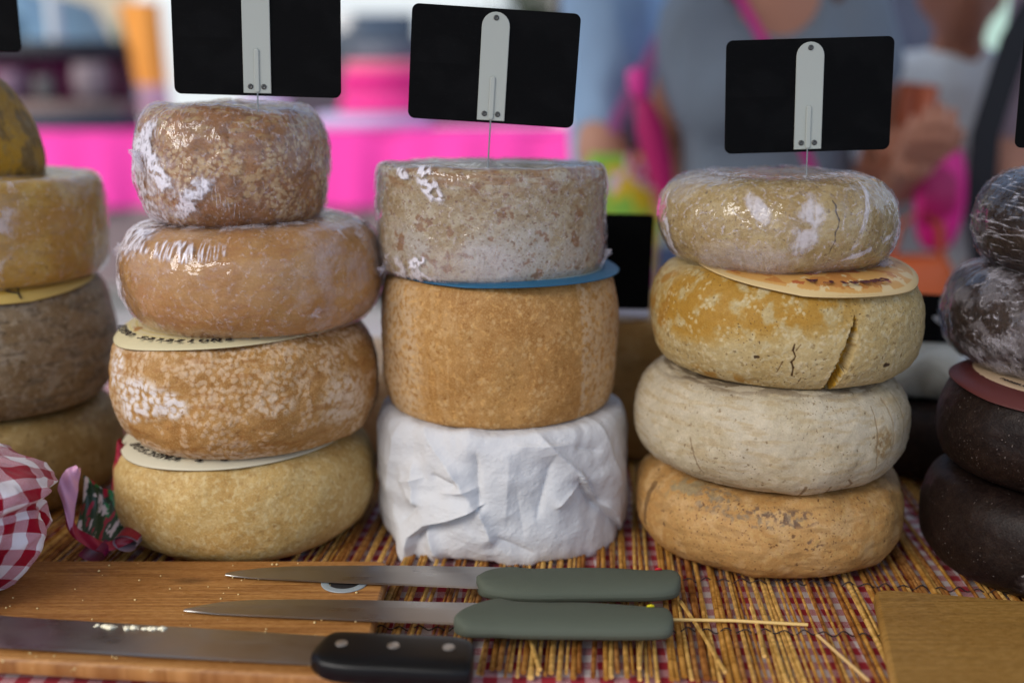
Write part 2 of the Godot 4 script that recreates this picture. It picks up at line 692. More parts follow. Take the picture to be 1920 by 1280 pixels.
func cheese(id: String, label: String, tilt := Vector3.ZERO, amp := 0.0022, fine := 0.0005, rough := 0.55, relief := 0.09, group := "", more: Array = [], extra = null) -> Node3D:
	var w: Dictionary = wheels[id]
	var off := Vector3(w.job.seed * 0.37, 0, w.job.seed * 0.11)
	var base := lumps(amp, fine, off)
	var push := base if extra == null else func(th: float, yf: float, p: Vector3) -> float: return base.call(th, yf, p) + extra.call(th, yf, p)
	var root := thing("cheese_wheel", label, "cheese", w.at, 0.0, group)
	root.rotation_degrees = tilt
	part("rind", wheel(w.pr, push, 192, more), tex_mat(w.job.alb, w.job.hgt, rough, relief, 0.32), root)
	if w.has("film"):
		var wr := func(th: float, yf: float, p: Vector3) -> float:
			var q := p + off * 2.0
			var c := crease.get_noise_3dv(q)
			return base.call(th, yf, p) + 0.0011 + maxf(0.0, c - 0.1) * 0.0016
		var film := part("cling_film", wheel(w.pr, wr, 256), film_mat(w.film.bump, w.film.get("milk", 0.025), w.film.get("shine", 0.6)), root)
		var folds := func(th: float, yf: float, p: Vector3) -> float: return wr.call(th, yf, p) + 0.0007
		var fm := tex_mat(w.film.img, w.film.bump, 0.3, 0.14, 0.6)
		fm.transparency = BaseMaterial3D.TRANSPARENCY_ALPHA
		part("film_folds", wheel(w.pr, folds, 192), fm, film)
		var tails: Array = {"c1c": [[-84.0, 0.62, 0.020], [80.0, 0.5, 0.012]], "c2c": [[76.0, 0.10, 0.016], [-80.0, 0.06, 0.014]], "c3d": [[66.0, 0.05, 0.022]], "c1d": [[-50.0, 0.5, 0.018]]}.get(id, [])
		for q in tails:
			part("loose_end", film_tail(w.pr, deg_to_rad(q[0]), q[1], q[2]), M.film_bunch, film)
	return root


# a gathered, crumpled end of film standing off the wheel
func film_tail(pr: Dictionary, th: float, yf: float, size: float) -> ArrayMesh:
	var i := 3
	while i < 54 and pr.pts[i].y < yf * pr.H:
		i += 1
	var p: Vector2 = pr.pts[i]
	var n: Vector2 = pr.nor[i]
	var at := Vector3(p.x * sin(th), p.y, p.x * cos(th))
	var out := Vector3(n.x * sin(th), n.y, n.x * cos(th))
	var side := Vector3(cos(th), 0, -sin(th))
	var up := out.cross(side)
	return grid(30, 20, func(u: float, t: float) -> Vector3:
		var w := size * (0.35 + 0.8 * t) * (u - 0.5)
		var f := crease.get_noise_3d(u * 0.05 + th, t * 0.06, size * 9.0)
		var g := lump.get_noise_3d(u * 0.06 + th, t * 0.06, size * 5.0)
		return at + side * (w + g * 0.004) + up * (size * (t - 0.4) * 0.9 + g * 0.005 * t) + out * (0.0012 + 0.0055 * t * absf(sin(u * 9.0 + t * 2.0)) + 0.003 * f * t))


# A thin paper disc lying on top of a wheel and hanging over its edge as far as its stiffness lets it.
func paper_disc(id: String, label: String, r: float, shift: Vector2, stiff: float, m: Material, tilt := Vector3.ZERO) -> Node3D:
	var w: Dictionary = wheels[id]
	var root := thing("paper_label", label, "label", w.at + Vector3(shift.x, 0, shift.y))
	root.rotation_degrees = tilt
	var v := PackedVector3Array()
	var uv := PackedVector2Array()
	var seg := 72
	var rad := [0.0, 0.3, 0.5, 0.6, 0.68, 0.75, 0.81, 0.86, 0.91, 0.95, 0.98, 1.0]
	var back := rad.duplicate()
	back.reverse()
	var rows := 0
	for side in [0, 1]:
		for f in (rad if side == 0 else back):
			rows += 1
			for i in seg + 1:
				var a := TAU * i / seg
				var p: Vector2 = Vector2(sin(a), cos(a)) * r * f * (1.0 + 0.004 * sin(a * 5.0))
				var y: float = lerpf(top_y(w.pr, (p + shift).length()), w.pr.H, stiff) + 0.0012 + 0.0009 * side + 0.0006 * f * sin(a * 3.0 + 1.0)
				v.append(Vector3(p.x, y, p.y))
				uv.append(Vector2(p.x / r * 0.5 + 0.5, p.y / r * 0.5 + 0.5))
	part("paper", finish(v, uv, grid_idx(seg, rows - 1), seg), m, root)
	root.set_meta("top", w.pr.H + 0.0024)
	return root


func letters(words: String, size: float) -> Array:   # one flat mesh per letter, lying in x and z, read from +z
	var font := SystemFont.new()
	font.font_names = PackedStringArray(["Droid Sans"])
	font.font_weight = 700
	var out := []
	for ch in words:
		if ch == " ":
			out.append(null)
			continue
		var t := TextMesh.new()
		t.font = font
		t.text = ch
		t.font_size = 32
		t.pixel_size = size / 32.0
		t.depth = 0.0003
		out.append(t)
	return out


# letters round a disc, their feet outward or inward, joined into one print
func ring_print(disc: Node3D, id: String, shift: Vector2, stiff: float, words: String, size: float, r: float, mid_deg: float, step_deg: float, outward: bool, m: Material) -> void:
	var w: Dictionary = wheels[id]
	var st := SurfaceTool.new()
	var ms := letters(words, size)
	for i in ms.size():
		if ms[i] == null:
			continue
		var a := deg_to_rad(mid_deg + (i - (ms.size() - 1) / 2.0) * step_deg)
		var p := Vector2(sin(a), cos(a)) * r
		var y: float = lerpf(top_y(w.pr, (p + shift).length()), w.pr.H, stiff) + 0.0032
		var b := Basis(Vector3.UP, a + (0.0 if outward else PI)) * Basis(Vector3.RIGHT, -PI / 2)
		st.append_from(ms[i], 0, Transform3D(b, Vector3(p.x, y, p.y)))
	part("lettering", st.commit(), m, disc)


# ---------------------------------------------------------------- the paper parcel
func parcel(at: Vector3, R: float, H: float) -> void:
	var root := thing("wrapped_cheese", "cheese wheel wrapped in crumpled white paper at the foot of the middle stack", "wrapped cheese", at)
	# folds: a, b in (sine of the angle, share of the height), size in metres, width on either side, and how far it runs past its ends
	var F := [
		[-0.60, 0.98, -0.36, 0.72, 0.0025, 0.010, 0.05], [-0.36, 0.72, -0.17, 0.42, 0.0030, 0.010, 0.06], [-0.19, 0.82, -0.17, 0.44, -0.0040, 0.008, 0.10],
		[-0.17, 0.44, -0.08, 0.20, 0.0030, 0.012, 0.08], [0.05, 0.86, 0.02, 0.35, 0.0016, 0.016, 0.05], [0.36, 0.78, 0.27, 0.40, -0.0030, 0.010, 0.08],
		[0.30, 0.95, 0.60, 0.62, 0.0035, 0.011, 0.04], [0.58, 0.60, 0.40, 0.44, 0.0030, 0.009, 0.05], [0.60, 0.64, 0.75, 0.36, -0.0045, 0.009, 0.06],
		[-0.66, 0.70, -0.62, 0.40, 0.0035, 0.010, 0.10], [-0.62, 0.40, -0.72, 0.25, -0.0030, 0.008, 0.08], [-0.50, 0.66, -0.34, 0.62, -0.0028, 0.008, 0.05],
		[0.12, 0.92, 0.46, 0.90, 0.0020, 0.007, 0.06], [0.74, 0.98, 0.86, 0.50, 0.0030, 0.014, 0.08], [-0.80, 0.90, -0.86, 0.40, 0.0026, 0.014, 0.08],
		[-0.05, 0.22, 0.20, 0.10, -0.0022, 0.010, 0.08], [-0.42, 0.55, -0.20, 0.60, 0.0024, 0.007, 0.06], [0.70, 0.80, 0.55, 0.86, -0.0024, 0.008, 0.06],
		[-0.75, 0.55, -0.60, 0.62, 0.0026, 0.007, 0.05], [0.10, 0.60, 0.16, 0.25, -0.0014, 0.012, 0.08], [-0.55, 0.22, -0.48, 0.05, 0.0040, 0.007, 0.05],
	]
	var pr := profile(R - 0.003, H, 0.13, 4.2)
	var push := func(th: float, yf: float, p: Vector3) -> float:
		var s := sin(th)
		var d := lump.get_noise_3dv(p * 1.2) * 0.0022 + crease.get_noise_3dv(p * 0.4 + Vector3(3, 1, 2)) * 0.0015
		d += (facet.get_noise_3dv(p * Vector3(1.0, 0.8, 1.0)) + 0.6) * 0.0036 + facet.get_noise_3dv(p * 2.3 + Vector3(1, 2, 3)) * 0.0014
		if cos(th) < -0.2:
			return d
		var q := Vector2(s * R, yf * H)
		for f in F:
			var a := Vector2(f[0] * R, f[1] * H)
			var ab := Vector2(f[2] * R, f[3] * H) - a
			var l := ab.length()
			var t: float = (q - a).dot(ab) / (l * l)
			if t < -0.3 or t > 1.3:
				continue
			var side: float = (q - a).cross(ab) / l
			var e: float = smoothstep(-0.25, 0.15, t) * (1.0 - smoothstep(0.85, 1.25, t))
			# a crease: one flank steep, the other long
			var w: float = f[5]
			var fall: float = exp(side / (w * 0.35)) if side < 0.0 else exp(-side / w)
			d += f[4] * 1.7 * e * fall
		# the flap laid over on the left and its free edge
		var edge := [Vector2(-0.19, 0.45), Vector2(-0.35, 0.36), Vector2(-0.54, 0.27), Vector2(-0.64, 0.16), Vector2(-0.66, 0.03)]
		var near := 9.0
		var over := false
		for i in 4:
			var a: Vector2 = edge[i] * Vector2(R, H)
			var b: Vector2 = edge[i + 1] * Vector2(R, H)
			var t := clampf((q - a).dot(b - a) / (b - a).length_squared(), 0.0, 1.0)
			var dist := q.distance_to(a.lerp(b, t))
			if dist < near:
				near = dist
				over = (q - a).cross(b - a) > 0.0
		if yf < 0.55 and s < -0.1:
			var k := smoothstep(-0.0012, 0.0012, near if over else -near)
			d += lerpf(-0.0045 * exp(-near / 0.012), 0.0085 * exp(-near / 0.026), k) * smoothstep(-0.1, -0.25, s) * smoothstep(0.55, 0.44, yf)
		# the fold on the right with its pocket
		var edge2 := [Vector2(0.56, 0.62), Vector2(0.64, 0.48), Vector2(0.78, 0.30), Vector2(0.84, 0.20)]
		near = 9.0
		for i in 3:
			var a: Vector2 = edge2[i] * Vector2(R, H)
			var b: Vector2 = edge2[i + 1] * Vector2(R, H)
			var t := clampf((q - a).dot(b - a) / (b - a).length_squared(), 0.0, 1.0)
			var dist := q.distance_to(a.lerp(b, t))
			if dist < near:
				near = dist
				over = (q - a).cross(b - a) < 0.0
		if yf < 0.7 and s > 0.4:
			var k := smoothstep(-0.0014, 0.0014, near if over else -near)
			d += lerpf(-0.0045 * exp(-near / 0.014), 0.0060 * exp(-near / 0.022), k) * smoothstep(0.4, 0.56, s) * smoothstep(0.7, 0.58, yf)
		# the paper spreads where it meets the mat
		d += 0.004 * exp(-yf / 0.06) * (0.4 + maxf(0.0, sin(s * 9.0 + 0.6)))
		d += exp(-yf / 0.10) * (0.013 * exp(-pow((s + 0.70) / 0.10, 2.0)) + 0.008 * exp(-pow((s - 0.72) / 0.20, 2.0)) + 0.006 * exp(-pow((s + 0.52) / 0.05, 2.0)))
		return d
	var pm := mat(Color(0.82, 0.82, 0.825), 0.75, 0.0, 0.3)
	pm.backlight_enabled = true
	pm.backlight = Color(0.12, 0.12, 0.12)
	var im := Image.create_from_data(1024, 1024, false, Image.FORMAT_L8, bank[7])
	im.resize(512, 512)
	pm.heightmap_enabled = true
	pm.heightmap_texture = ImageTexture.create_from_image(im)
	pm.heightmap_scale = 0.05
	var dense := []
	for i in 300:
		dense.append(-1.45 + 2.9 * (i + 0.37) / 300.0)
	part("paper_wrapper", wheel(dense_rows(dense_rows(pr)), push, 192, dense), pm, root)


func dense_rows(pr: Dictionary) -> Dictionary:   # twice as many rows on the side
	var o := pr.duplicate()
	o.pts = []
	o.nor = []
	o.tv = PackedFloat32Array()
	for i in pr.pts.size():
		o.pts.append(pr.pts[i])
		o.nor.append(pr.nor[i])
		o.tv.append(pr.tv[i])
		if i >= 3 and i < pr.pts.size() - 7:
			o.pts.append((pr.pts[i] + pr.pts[i + 1]) / 2)
			o.nor.append((pr.nor[i] + pr.nor[i + 1]).normalized())
			o.tv.append((pr.tv[i] + pr.tv[i + 1]) / 2)
	return o


func plan_cheeses() -> void:
	# --- the stack of four on the near left
	plan("c1a", [-0.2286, 0.8560, -0.8923, 0.1095, 0.0864, 0.30, 2.3], 640, 420, [190, 154, 92], [
		[0, 0.35, 0.75, 180, 138, 74, 0.7, 0.0], [1, 0.45, 0.8, 202, 172, 116, 0.6, 0.05], [2, 0.5, 0.8, 214, 190, 140, 0.6, 0.12], [3, 0.6, 0.85, 214, 190, 140, 0.4, 0.1],
		[8, 0.30, 0.05, 160, 122, 66, 0.35, -0.2, {"m": [0, 0.4, 0.7]}], [2, 0.30, 0.18, 150, 110, 58, 0.4, -0.15],
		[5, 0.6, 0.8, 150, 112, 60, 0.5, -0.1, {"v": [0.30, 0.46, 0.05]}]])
	plan("c1b", [-0.2236, 0.9424, -0.8923, 0.1103, 0.0954, 0.30, 2.3], 704, 448, [170, 124, 68], [
		[0, 0.4, 0.8, 154, 106, 52, 0.7, 0.0], [1, 0.5, 0.8, 186, 138, 80, 0.6, 0.0],
		[8, 0.62, 0.22, 206, 172, 136, 0.8, 0.35, {"m": [1, 0.54, 0.66]}], [3, 0.6, 0.8, 196, 158, 112, 0.5, 0.1], [8, 0.5, 0.2, 208, 176, 142, 0.7, 0.3, {"m": [0, 0.5, 0.62], "v": [0.38, 0.92, 0.08]}],
		[8, 0.75, 0.25, 226, 214, 206, 0.95, 0.5, {"p": [[0.31, 0.62, 0.11, 0.09], [0.19, 0.54, 0.06, 0.09], [0.40, 0.63, 0.05, 0.06], [0.27, 0.68, 0.05, 0.05]]}],
		[8, 0.7, 0.25, 214, 188, 160, 0.8, 0.4, {"p": [[0.63, 0.63, 0.06, 0.05], [0.82, 0.66, 0.10, 0.12], [0.4, 0.86, 0.3, 0.07], [0.16, 0.74, 0.1, 0.14]]}],
		[8, 0.66, 0.25, 216, 184, 150, 0.8, 0.35, {"v": [0.36, 0.48, 0.05], "m": [2, 0.3, 0.6]}],
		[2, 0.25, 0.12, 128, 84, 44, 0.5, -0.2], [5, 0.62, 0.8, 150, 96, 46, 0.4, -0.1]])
	plan("c1c", [-0.2119, 1.0378, -0.8923, 0.1055, 0.0825, 0.30, 2.3], 640, 420, [178, 128, 66], [
		[0, 0.35, 0.75, 162, 110, 52, 0.7, 0.0], [1, 0.5, 0.85, 186, 140, 80, 0.5, 0.0], [2, 0.62, 0.85, 214, 166, 118, 0.3, 0.05],
		[0, 0.3, 0.8, 186, 152, 124, 0.65, 0.05, {"v": [-0.1, 0.42, 0.06]}], [5, 0.6, 0.85, 158, 100, 50, 0.4, -0.05], [3, 0.86, 0.95, 90, 54, 28, 0.7, -0.2, {"m": [1, 0.5, 0.7]}]], [], 9.0)
	plan("c1d", [-0.2251, 1.1203, -0.8923, 0.0762, 0.0910, 0.36, 2.4], 560, 440, [146, 96, 50], [
		[0, 0.3, 0.75, 164, 110, 56, 0.7, 0.0], [1, 0.45, 0.8, 120, 78, 42, 0.6, 0.0],
		[4, 0.62, 0.25, 198, 164, 116, 0.8, 0.3, {"m": [1, 0.45, 0.62], "p": [[0.82, 0.66, 0.22, 0.22], [0.6, 0.6, 0.2, 0.16]]}], [8, 0.5, 0.2, 206, 178, 136, 0.7, 0.2, {"m": [0, 0.45, 0.7]}],
		[5, 0.5, 0.75, 176, 150, 102, 0.7, 0.1, {"v": [-0.1, 0.45, 0.08]}], [2, 0.3, 0.15, 84, 54, 30, 0.5, -0.15]])
	# --- the middle stack
	plan("c2b", [-0.0101, 0.9633, -0.9098, 0.1009, 0.1149, 0.15, 3.0], 640, 448, [176, 128, 70], [
		[0, 0.35, 0.75, 164, 114, 58, 0.7, 0.0], [1, 0.45, 0.8, 190, 144, 88, 0.5, 0.0], [3, 0.62, 0.85, 206, 168, 116, 0.5, 0.12],
		[2, 0.22, 0.55, 204, 174, 138, 0.85, 0.12, {"p": [[0.18, 0.66, 0.14, 0.42], [0.86, 0.64, 0.13, 0.45], [0.745, 0.6, 0.025, 0.4]]}], [6, 0.5, 0.7, 202, 164, 116, 0.35, 0.1, {"p": [[0.32, 0.62, 0.14, 0.4], [0.8, 0.55, 0.08, 0.4]]}],
		[8, 0.45, 0.15, 214, 176, 124, 0.55, 0.2, {"m": [1, 0.5, 0.7]}], [2, 0.60, 0.8, 212, 162, 96, 0.6, 0.06], [2, 0.3, 0.15, 140, 92, 42, 0.5, -0.2],
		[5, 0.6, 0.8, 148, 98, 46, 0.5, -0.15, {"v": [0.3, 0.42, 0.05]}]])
	plan("c2c", [-0.0179, 1.0782, -0.9098, 0.0941, 0.0850, 0.08, 4.0], 640, 448, [164, 141, 104], [
		[0, 0.3, 0.7, 152, 124, 84, 0.7, 0.0], [1, 0.42, 0.75, 182, 164, 134, 0.8, 0.06], [2, 0.5, 0.8, 190, 174, 148, 0.6, 0.08],
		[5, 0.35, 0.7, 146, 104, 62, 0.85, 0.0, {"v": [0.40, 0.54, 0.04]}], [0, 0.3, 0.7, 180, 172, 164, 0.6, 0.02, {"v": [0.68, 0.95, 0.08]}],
		[2, 0.32, 0.2, 120, 84, 52, 0.75, -0.3, {"m": [1, 0.35, 0.65]}], [1, 0.30, 0.2, 128, 82, 44, 0.7, -0.1], [8, 0.18, 0.04, 110, 78, 52, 0.6, -0.3]])
	# --- the stack right of the middle
	plan("c3a", [0.2143, 0.8560, -0.8677, 0.1115, 0.0684, 0.30, 2.3], 704, 400, [184, 139, 83], [
		[0, 0.35, 0.75, 169, 122, 66, 0.7, 0.0], [1, 0.45, 0.75, 197, 159, 110, 0.7, 0.06], [2, 0.5, 0.8, 191, 152, 93, 0.6, 0.1], [5, 0.55, 0.75, 159, 120, 72, 0.6, -0.06],
		[2, 0.24, 0.14, 96, 66, 41, 0.8, -0.35, {"m": [1, 0.3, 0.6]}], [8, 0.10, 0.03, 85, 55, 36, 0.8, -0.4, {"m": [0, 0.3, 0.6]}], [2, 0.45, 0.7, 119, 104, 87, 0.6, 0.0, {"p": [[0.30, 0.50, 0.07, 0.07], [0.42, 0.55, 0.12, 0.04]]}],
		[1, 0.5, 0.7, 135, 128, 104, 0.6, 0.0, {"p": [[0.22, 0.50, 0.1, 0.08]]}], [2, 0.48, 0.66, 100, 76, 60, 0.75, -0.25, {"p": [[0.49, 0.54, 0.06, 0.04], [0.53, 0.64, 0.025, 0.03], [0.42, 0.52, 0.05, 0.03]]}]], [
		[[[-72, 0.8], [-70, 0.35]], 0.02, 0.012, 92, 66, 40, 0.6, -0.1]])
	plan("c3b", [0.2117, 0.9244, -0.8677, 0.1105, 0.0812, 0.30, 2.2], 704, 420, [188, 173, 146], [
		[0, 0.35, 0.75, 180, 161, 125, 0.6, 0.0], [1, 0.45, 0.8, 201, 185, 157, 0.7, 0.04], [5, 0.5, 0.75, 174, 150, 111, 0.6, -0.08], [2, 0.5, 0.75, 199, 181, 150, 0.5, 0.06],
		[2, 0.25, 0.15, 121, 100, 71, 0.75, -0.3, {"m": [1, 0.35, 0.65]}], [8, 0.09, 0.03, 98, 80, 57, 0.8, -0.35, {"m": [0, 0.35, 0.65]}],
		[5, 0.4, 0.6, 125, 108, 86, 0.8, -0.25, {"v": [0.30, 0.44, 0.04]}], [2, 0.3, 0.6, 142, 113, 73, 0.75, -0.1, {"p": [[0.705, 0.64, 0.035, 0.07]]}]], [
		[[[33, 0.86], [33, 0.50], [35, 0.22]], 0.003, 0.002, 140, 116, 84, 0.7, -0.3], [[[42, 0.9], [43, 0.5], [42, 0.2]], 0.004, 0.003, 160, 134, 98, 0.6, -0.25], [[[51, 0.9], [53, 0.5], [50, 0.2]], 0.004, 0.003, 150, 126, 92, 0.6, -0.25],
		[[[-45, 0.5], [-40, 0.15]], 0.003, 0.003, 130, 108, 80, 0.7, -0.3],
		[[[3, 0.16], [2, 0.02]], 0.006, 0.004, 120, 96, 68, 0.7, -0.3], [[[14, 0.14], [13, 0.0]], 0.006, 0.004, 120, 96, 68, 0.7, -0.3], [[[22, 0.2], [26, 0.12], [25, 0.0]], 0.004, 0.005, 116, 92, 66, 0.7, -0.3]])
	plan("c3c", [0.2199, 1.0056, -0.8677, 0.1075, 0.0851, 0.30, 2.3], 704, 448, [185, 161, 112], [
		[0, 0.35, 0.75, 174, 145, 90, 0.6, 0.0], [2, 0.5, 0.75, 198, 180, 139, 0.7, 0.12], [2, 0.30, 0.16, 121, 97, 60, 0.7, -0.3, {"m": [1, 0.3, 0.6]}], [3, 0.2, 0.1, 101, 82, 55, 0.6, -0.2, {"p": [[0.8, 0.6, 0.25, 0.4]]}],
		[1, 0.2, 0.5, 171, 126, 49, 1.0, -0.14, {"p": [[0.34, 0.50, 0.30, 0.17], [0.20, 0.56, 0.16, 0.16]]}], [1, 0.35, 0.6, 165, 117, 47, 0.9, -0.1, {"p": [[0.26, 0.86, 0.12, 0.09], [0.05, 0.6, 0.08, 0.2]]}],
		[8, 0.4, 0.12, 207, 187, 147, 0.7, 0.3, {"m": [1, 0.5, 0.68]}], [8, 0.10, 0.02, 69, 51, 34, 0.85, -0.4, {"m": [0, 0.4, 0.6]}], [2, 0.45, 0.7, 204, 189, 156, 0.7, 0.15, {"v": [0.34, 0.44, 0.04], "p": [[0.62, 0.38, 0.2, 0.08]]}]], [
		[[[13.6, 0.68], [13.4, 0.60], [11.8, 0.44], [10.2, 0.30], [8.6, 0.16], [8.0, 0.02]], 0.006, 0.022, 178, 134, 44, 1.0, -0.1],
		[[[-9.5, 0.46], [-9.9, 0.40], [-8.8, 0.36], [-9.3, 0.32], [-10.2, 0.30], [-9.2, 0.24], [-9.4, 0.16]], 0.0022, 0.0032, 66, 44, 22, 0.95, -0.45], [[[-8.8, 0.40], [-7.2, 0.47]], 0.002, 0.001, 90, 64, 34, 0.8, -0.3],
		[[[-13.5, 0.30], [-15.5, 0.20]], 0.002, 0.001, 90, 64, 34, 0.7, -0.3], [[[-5.5, 0.15], [-6.6, 0.09]], 0.002, 0.001, 90, 64, 34, 0.7, -0.3], [[[31, 0.24], [33, 0.235]], 0.008, 0.006, 60, 44, 30, 0.9, -0.3],
		[[[-24, 0.32], [-23, 0.32]], 0.006, 0.005, 66, 48, 30, 0.9, -0.3]])
	plan("c3d", [0.2098, 1.0907, -0.8677, 0.0917, 0.0678, 0.35, 2.3], 640, 420, [170, 142, 88], [
		[0, 0.3, 0.75, 154, 122, 66, 0.7, 0.0], [1, 0.5, 0.8, 188, 162, 112, 0.7, 0.06], [2, 0.55, 0.8, 200, 178, 132, 0.5, 0.1], [2, 0.28, 0.16, 112, 86, 52, 0.7, -0.3, {"m": [1, 0.3, 0.6]}],
		[8, 0.10, 0.03, 84, 60, 38, 0.8, -0.35, {"m": [0, 0.45, 0.65]}]], [
		[[[12.5, 0.80], [13.6, 0.74], [13.2, 0.68], [14.6, 0.62], [14.2, 0.55], [13.0, 0.48], [13.4, 0.40], [12.2, 0.32], [12.0, 0.26]], 0.0026, 0.0012, 66, 50, 32, 0.9, -0.3]])
	# --- the far left stack
	plan("c0a", [-0.4878, 0.8560, -0.9747, 0.1162, 0.0918, 0.30, 2.4], 480, 320, [150, 122, 72], [
		[0, 0.3, 0.7, 134, 104, 58, 0.7, 0.0], [1, 0.45, 0.8, 166, 140, 92, 0.7, 0.06], [2, 0.6, 0.8, 180, 158, 114, 0.5, 0.1], [2, 0.3, 0.15, 100, 78, 44, 0.5, -0.2]])
	plan("c0b", [-0.4846, 0.9478, -0.9747, 0.1136, 0.1145, 0.25, 2.6], 560, 400, [142, 120, 90], [
		[0, 0.3, 0.7, 126, 100, 66, 0.8, 0.0], [1, 0.45, 0.8, 158, 142, 120, 0.7, 0.06], [5, 0.5, 0.75, 104, 90, 72, 0.7, -0.1], [2, 0.5, 0.75, 168, 152, 128, 0.5, 0.1], [2, 0.3, 0.15, 88, 70, 46, 0.6, -0.25]])
	plan("c0c", [-0.4748, 1.0624, -0.9747, 0.1054, 0.0880, 0.15, 3.2], 560, 400, [186, 142, 52], [
		[0, 0.3, 0.7, 170, 122, 40, 0.7, 0.0], [1, 0.45, 0.8, 194, 160, 84, 0.6, 0.0], [2, 0.2, 0.1, 110, 76, 30, 0.7, -0.2], [0, 0.3, 0.7, 172, 152, 108, 0.6, 0.0, {"v": [-0.1, 0.46, 0.03]}], [5, 0.6, 0.8, 158, 120, 56, 0.5, -0.05]])
	plan("c0d", [-0.4880, 1.1500, -0.9747, 0.0690, 0.0950, 0.90, -1.0], 320, 256, [176, 132, 40], [
		[0, 0.3, 0.6, 150, 112, 44, 0.8, 0.0], [1, 0.5, 0.7, 108, 84, 48, 0.8, 0.0], [2, 0.5, 0.8, 142, 116, 74, 0.6, 0.1]])
	# --- the dark stack on the far right
	var dark := [[0, 0.3, 0.7, 26, 16, 13, 0.8, 0.0], [1, 0.5, 0.8, 44, 31, 25, 0.5, 0.05], [2, 0.3, 0.15, 30, 22, 18, 0.5, -0.2], [8, 0.07, 0.02, 176, 166, 158, 0.8, 0.2, {"m": [1, 0.5, 0.62]}], [3, 0.88, 0.95, 150, 140, 132, 0.7, 0.1, {"m": [0, 0.5, 0.7]}]]
	plan("c4a", [0.4262, 0.8560, -0.8081, 0.0989, 0.0769, 0.30, 2.3], 560, 360, [32, 21, 17], dark + [[1, 0.4, 0.7, 104, 94, 92, 0.6, 0.05, {"p": [[0.36, 0.72, 0.10, 0.12]]}]], [
		[[[-36, 0.32], [-33, 0.37]], 0.003, 0.003, 150, 142, 138, 0.9, 0.2], [[[-27, 0.52], [-25, 0.55]], 0.003, 0.002, 150, 142, 138, 0.8, 0.2]])
	plan("c4b", [0.4276, 0.9329, -0.8081, 0.0950, 0.0743, 0.30, 2.3], 560, 360, [30, 19, 15], dark)
	plan("c4c", [0.4420, 1.0090, -0.8400, 0.1015, 0.0750, 0.34, 2.1], 480, 320, [52, 38, 31], [[0, 0.3, 0.7, 38, 26, 21, 0.8, 0.0], [2, 0.5, 0.8, 72, 56, 48, 0.5, 0.1], [5, 0.55, 0.8, 54, 42, 36, 0.6, -0.1]])
	plan("c4d", [0.4400, 1.0830, -0.8340, 0.0830, 0.0780, 0.45, 2.1], 480, 320, [46, 33, 27], [[0, 0.3, 0.7, 34, 23, 18, 0.8, 0.0], [5, 0.55, 0.8, 74, 60, 50, 0.5, 0.1], [2, 0.3, 0.15, 36, 28, 24, 0.5, -0.1], [1, 0.45, 0.6, 142, 134, 124, 0.8, 0.1, {"p": [[0.42, 0.66, 0.14, 0.13]]}]])
	# --- behind
	var back := [[0, 0.3, 0.7, 150, 112, 60, 0.7, 0.0], [1, 0.5, 0.8, 190, 158, 108, 0.5, 0.05], [5, 0.55, 0.8, 130, 96, 52, 0.5, -0.1]]
	plan("b23", [0.135, 0.856, -1.140, 0.105, 0.145, 0.22, 2.6], 320, 256, [168, 128, 74], back)
	plan("b12", [-0.150, 0.856, -1.150, 0.100, 0.088, 0.25, 2.5], 320, 256, [222, 184, 138], [[0, 0.3, 0.7, 206, 160, 112, 0.6, 0.0], [2, 0.5, 0.8, 232, 202, 160, 0.5, 0.1]])
	plan("b34", [0.440, 0.856, -1.060, 0.100, 0.070, 0.28, 2.4], 320, 256, [52, 36, 29], dark)
	# --- films: [noise, lo, hi, strength, {p: [[u, v, half length, half width, angle]], m}]
	plan_film("c1d", [[10, 0.25, 0.7, 0.95, {"p": [[0.22, 0.50, 0.17, 0.06, 2.2], [0.30, 0.58, 0.20, 0.055, 0.75], [0.44, 0.70, 0.16, 0.05, -0.85], [0.16, 0.56, 0.12, 0.05, 2.0]]}], [10, 0.4, 0.75, 0.55, {"p": [[0.22, 0.80, 0.3, 0.10, 0.25], [0.2, 0.68, 0.24, 0.16, 0.4]]}], [1, 0.3, 0.7, 0.30, {"p": [[0.25, 0.70, 0.34, 0.24, 0.3]]}], [9, 0.7, 0.95, 0.5, {"p": [[0.26, 0.44, 0.1, 0.05, 0.0], [0.55, 0.72, 0.1, 0.05, 0.9]]}], [10, 0.75, 0.95, 0.3]])
	plan_film("c1c", [[10, 0.25, 0.7, 0.9, {"p": [[0.14, 0.42, 0.22, 0.14, 0.4], [0.10, 0.58, 0.2, 0.07, 1.4]]}], [9, 0.5, 0.9, 0.85, {"p": [[0.24, 0.49, 0.16, 0.035, 0.12], [0.40, 0.50, 0.18, 0.05, 0.0], [0.12, 0.66, 0.2, 0.10, 1.2]]}], [7, 0.6, 0.8, 0.35, {"p": [[0.80, 0.56, 0.3, 0.04, 1.5], [0.9, 0.5, 0.28, 0.04, 1.3], [0.8, 0.78, 0.2, 0.04, 0.3]]}], [1, 0.3, 0.7, 0.34, {"p": [[0.5, 0.33, 0.9, 0.08, 0.0]]}], [1, 0.3, 0.7, 0.16, {"p": [[0.84, 0.6, 0.3, 0.3, 0.0]]}], [10, 0.8, 0.95, 0.25]])
	plan_film("c2c", [[10, 0.35, 0.75, 0.55, {"p": [[0.08, 0.60, 0.26, 0.06, 1.5], [0.28, 0.88, 0.2, 0.06, 0.3], [0.95, 0.6, 0.3, 0.05, 1.5]]}], [2, 0.25, 0.6, 0.95, {"p": [[0.34, 0.52, 0.115, 0.04, 0.95], [0.25, 0.49, 0.05, 0.02, 0.3], [0.30, 0.83, 0.05, 0.025, 2.6]]}], [10, 0.72, 0.95, 0.22], [0, 0.3, 0.8, 0.20, {"p": [[0.4, 0.82, 0.6, 0.12, 0.0]]}]])
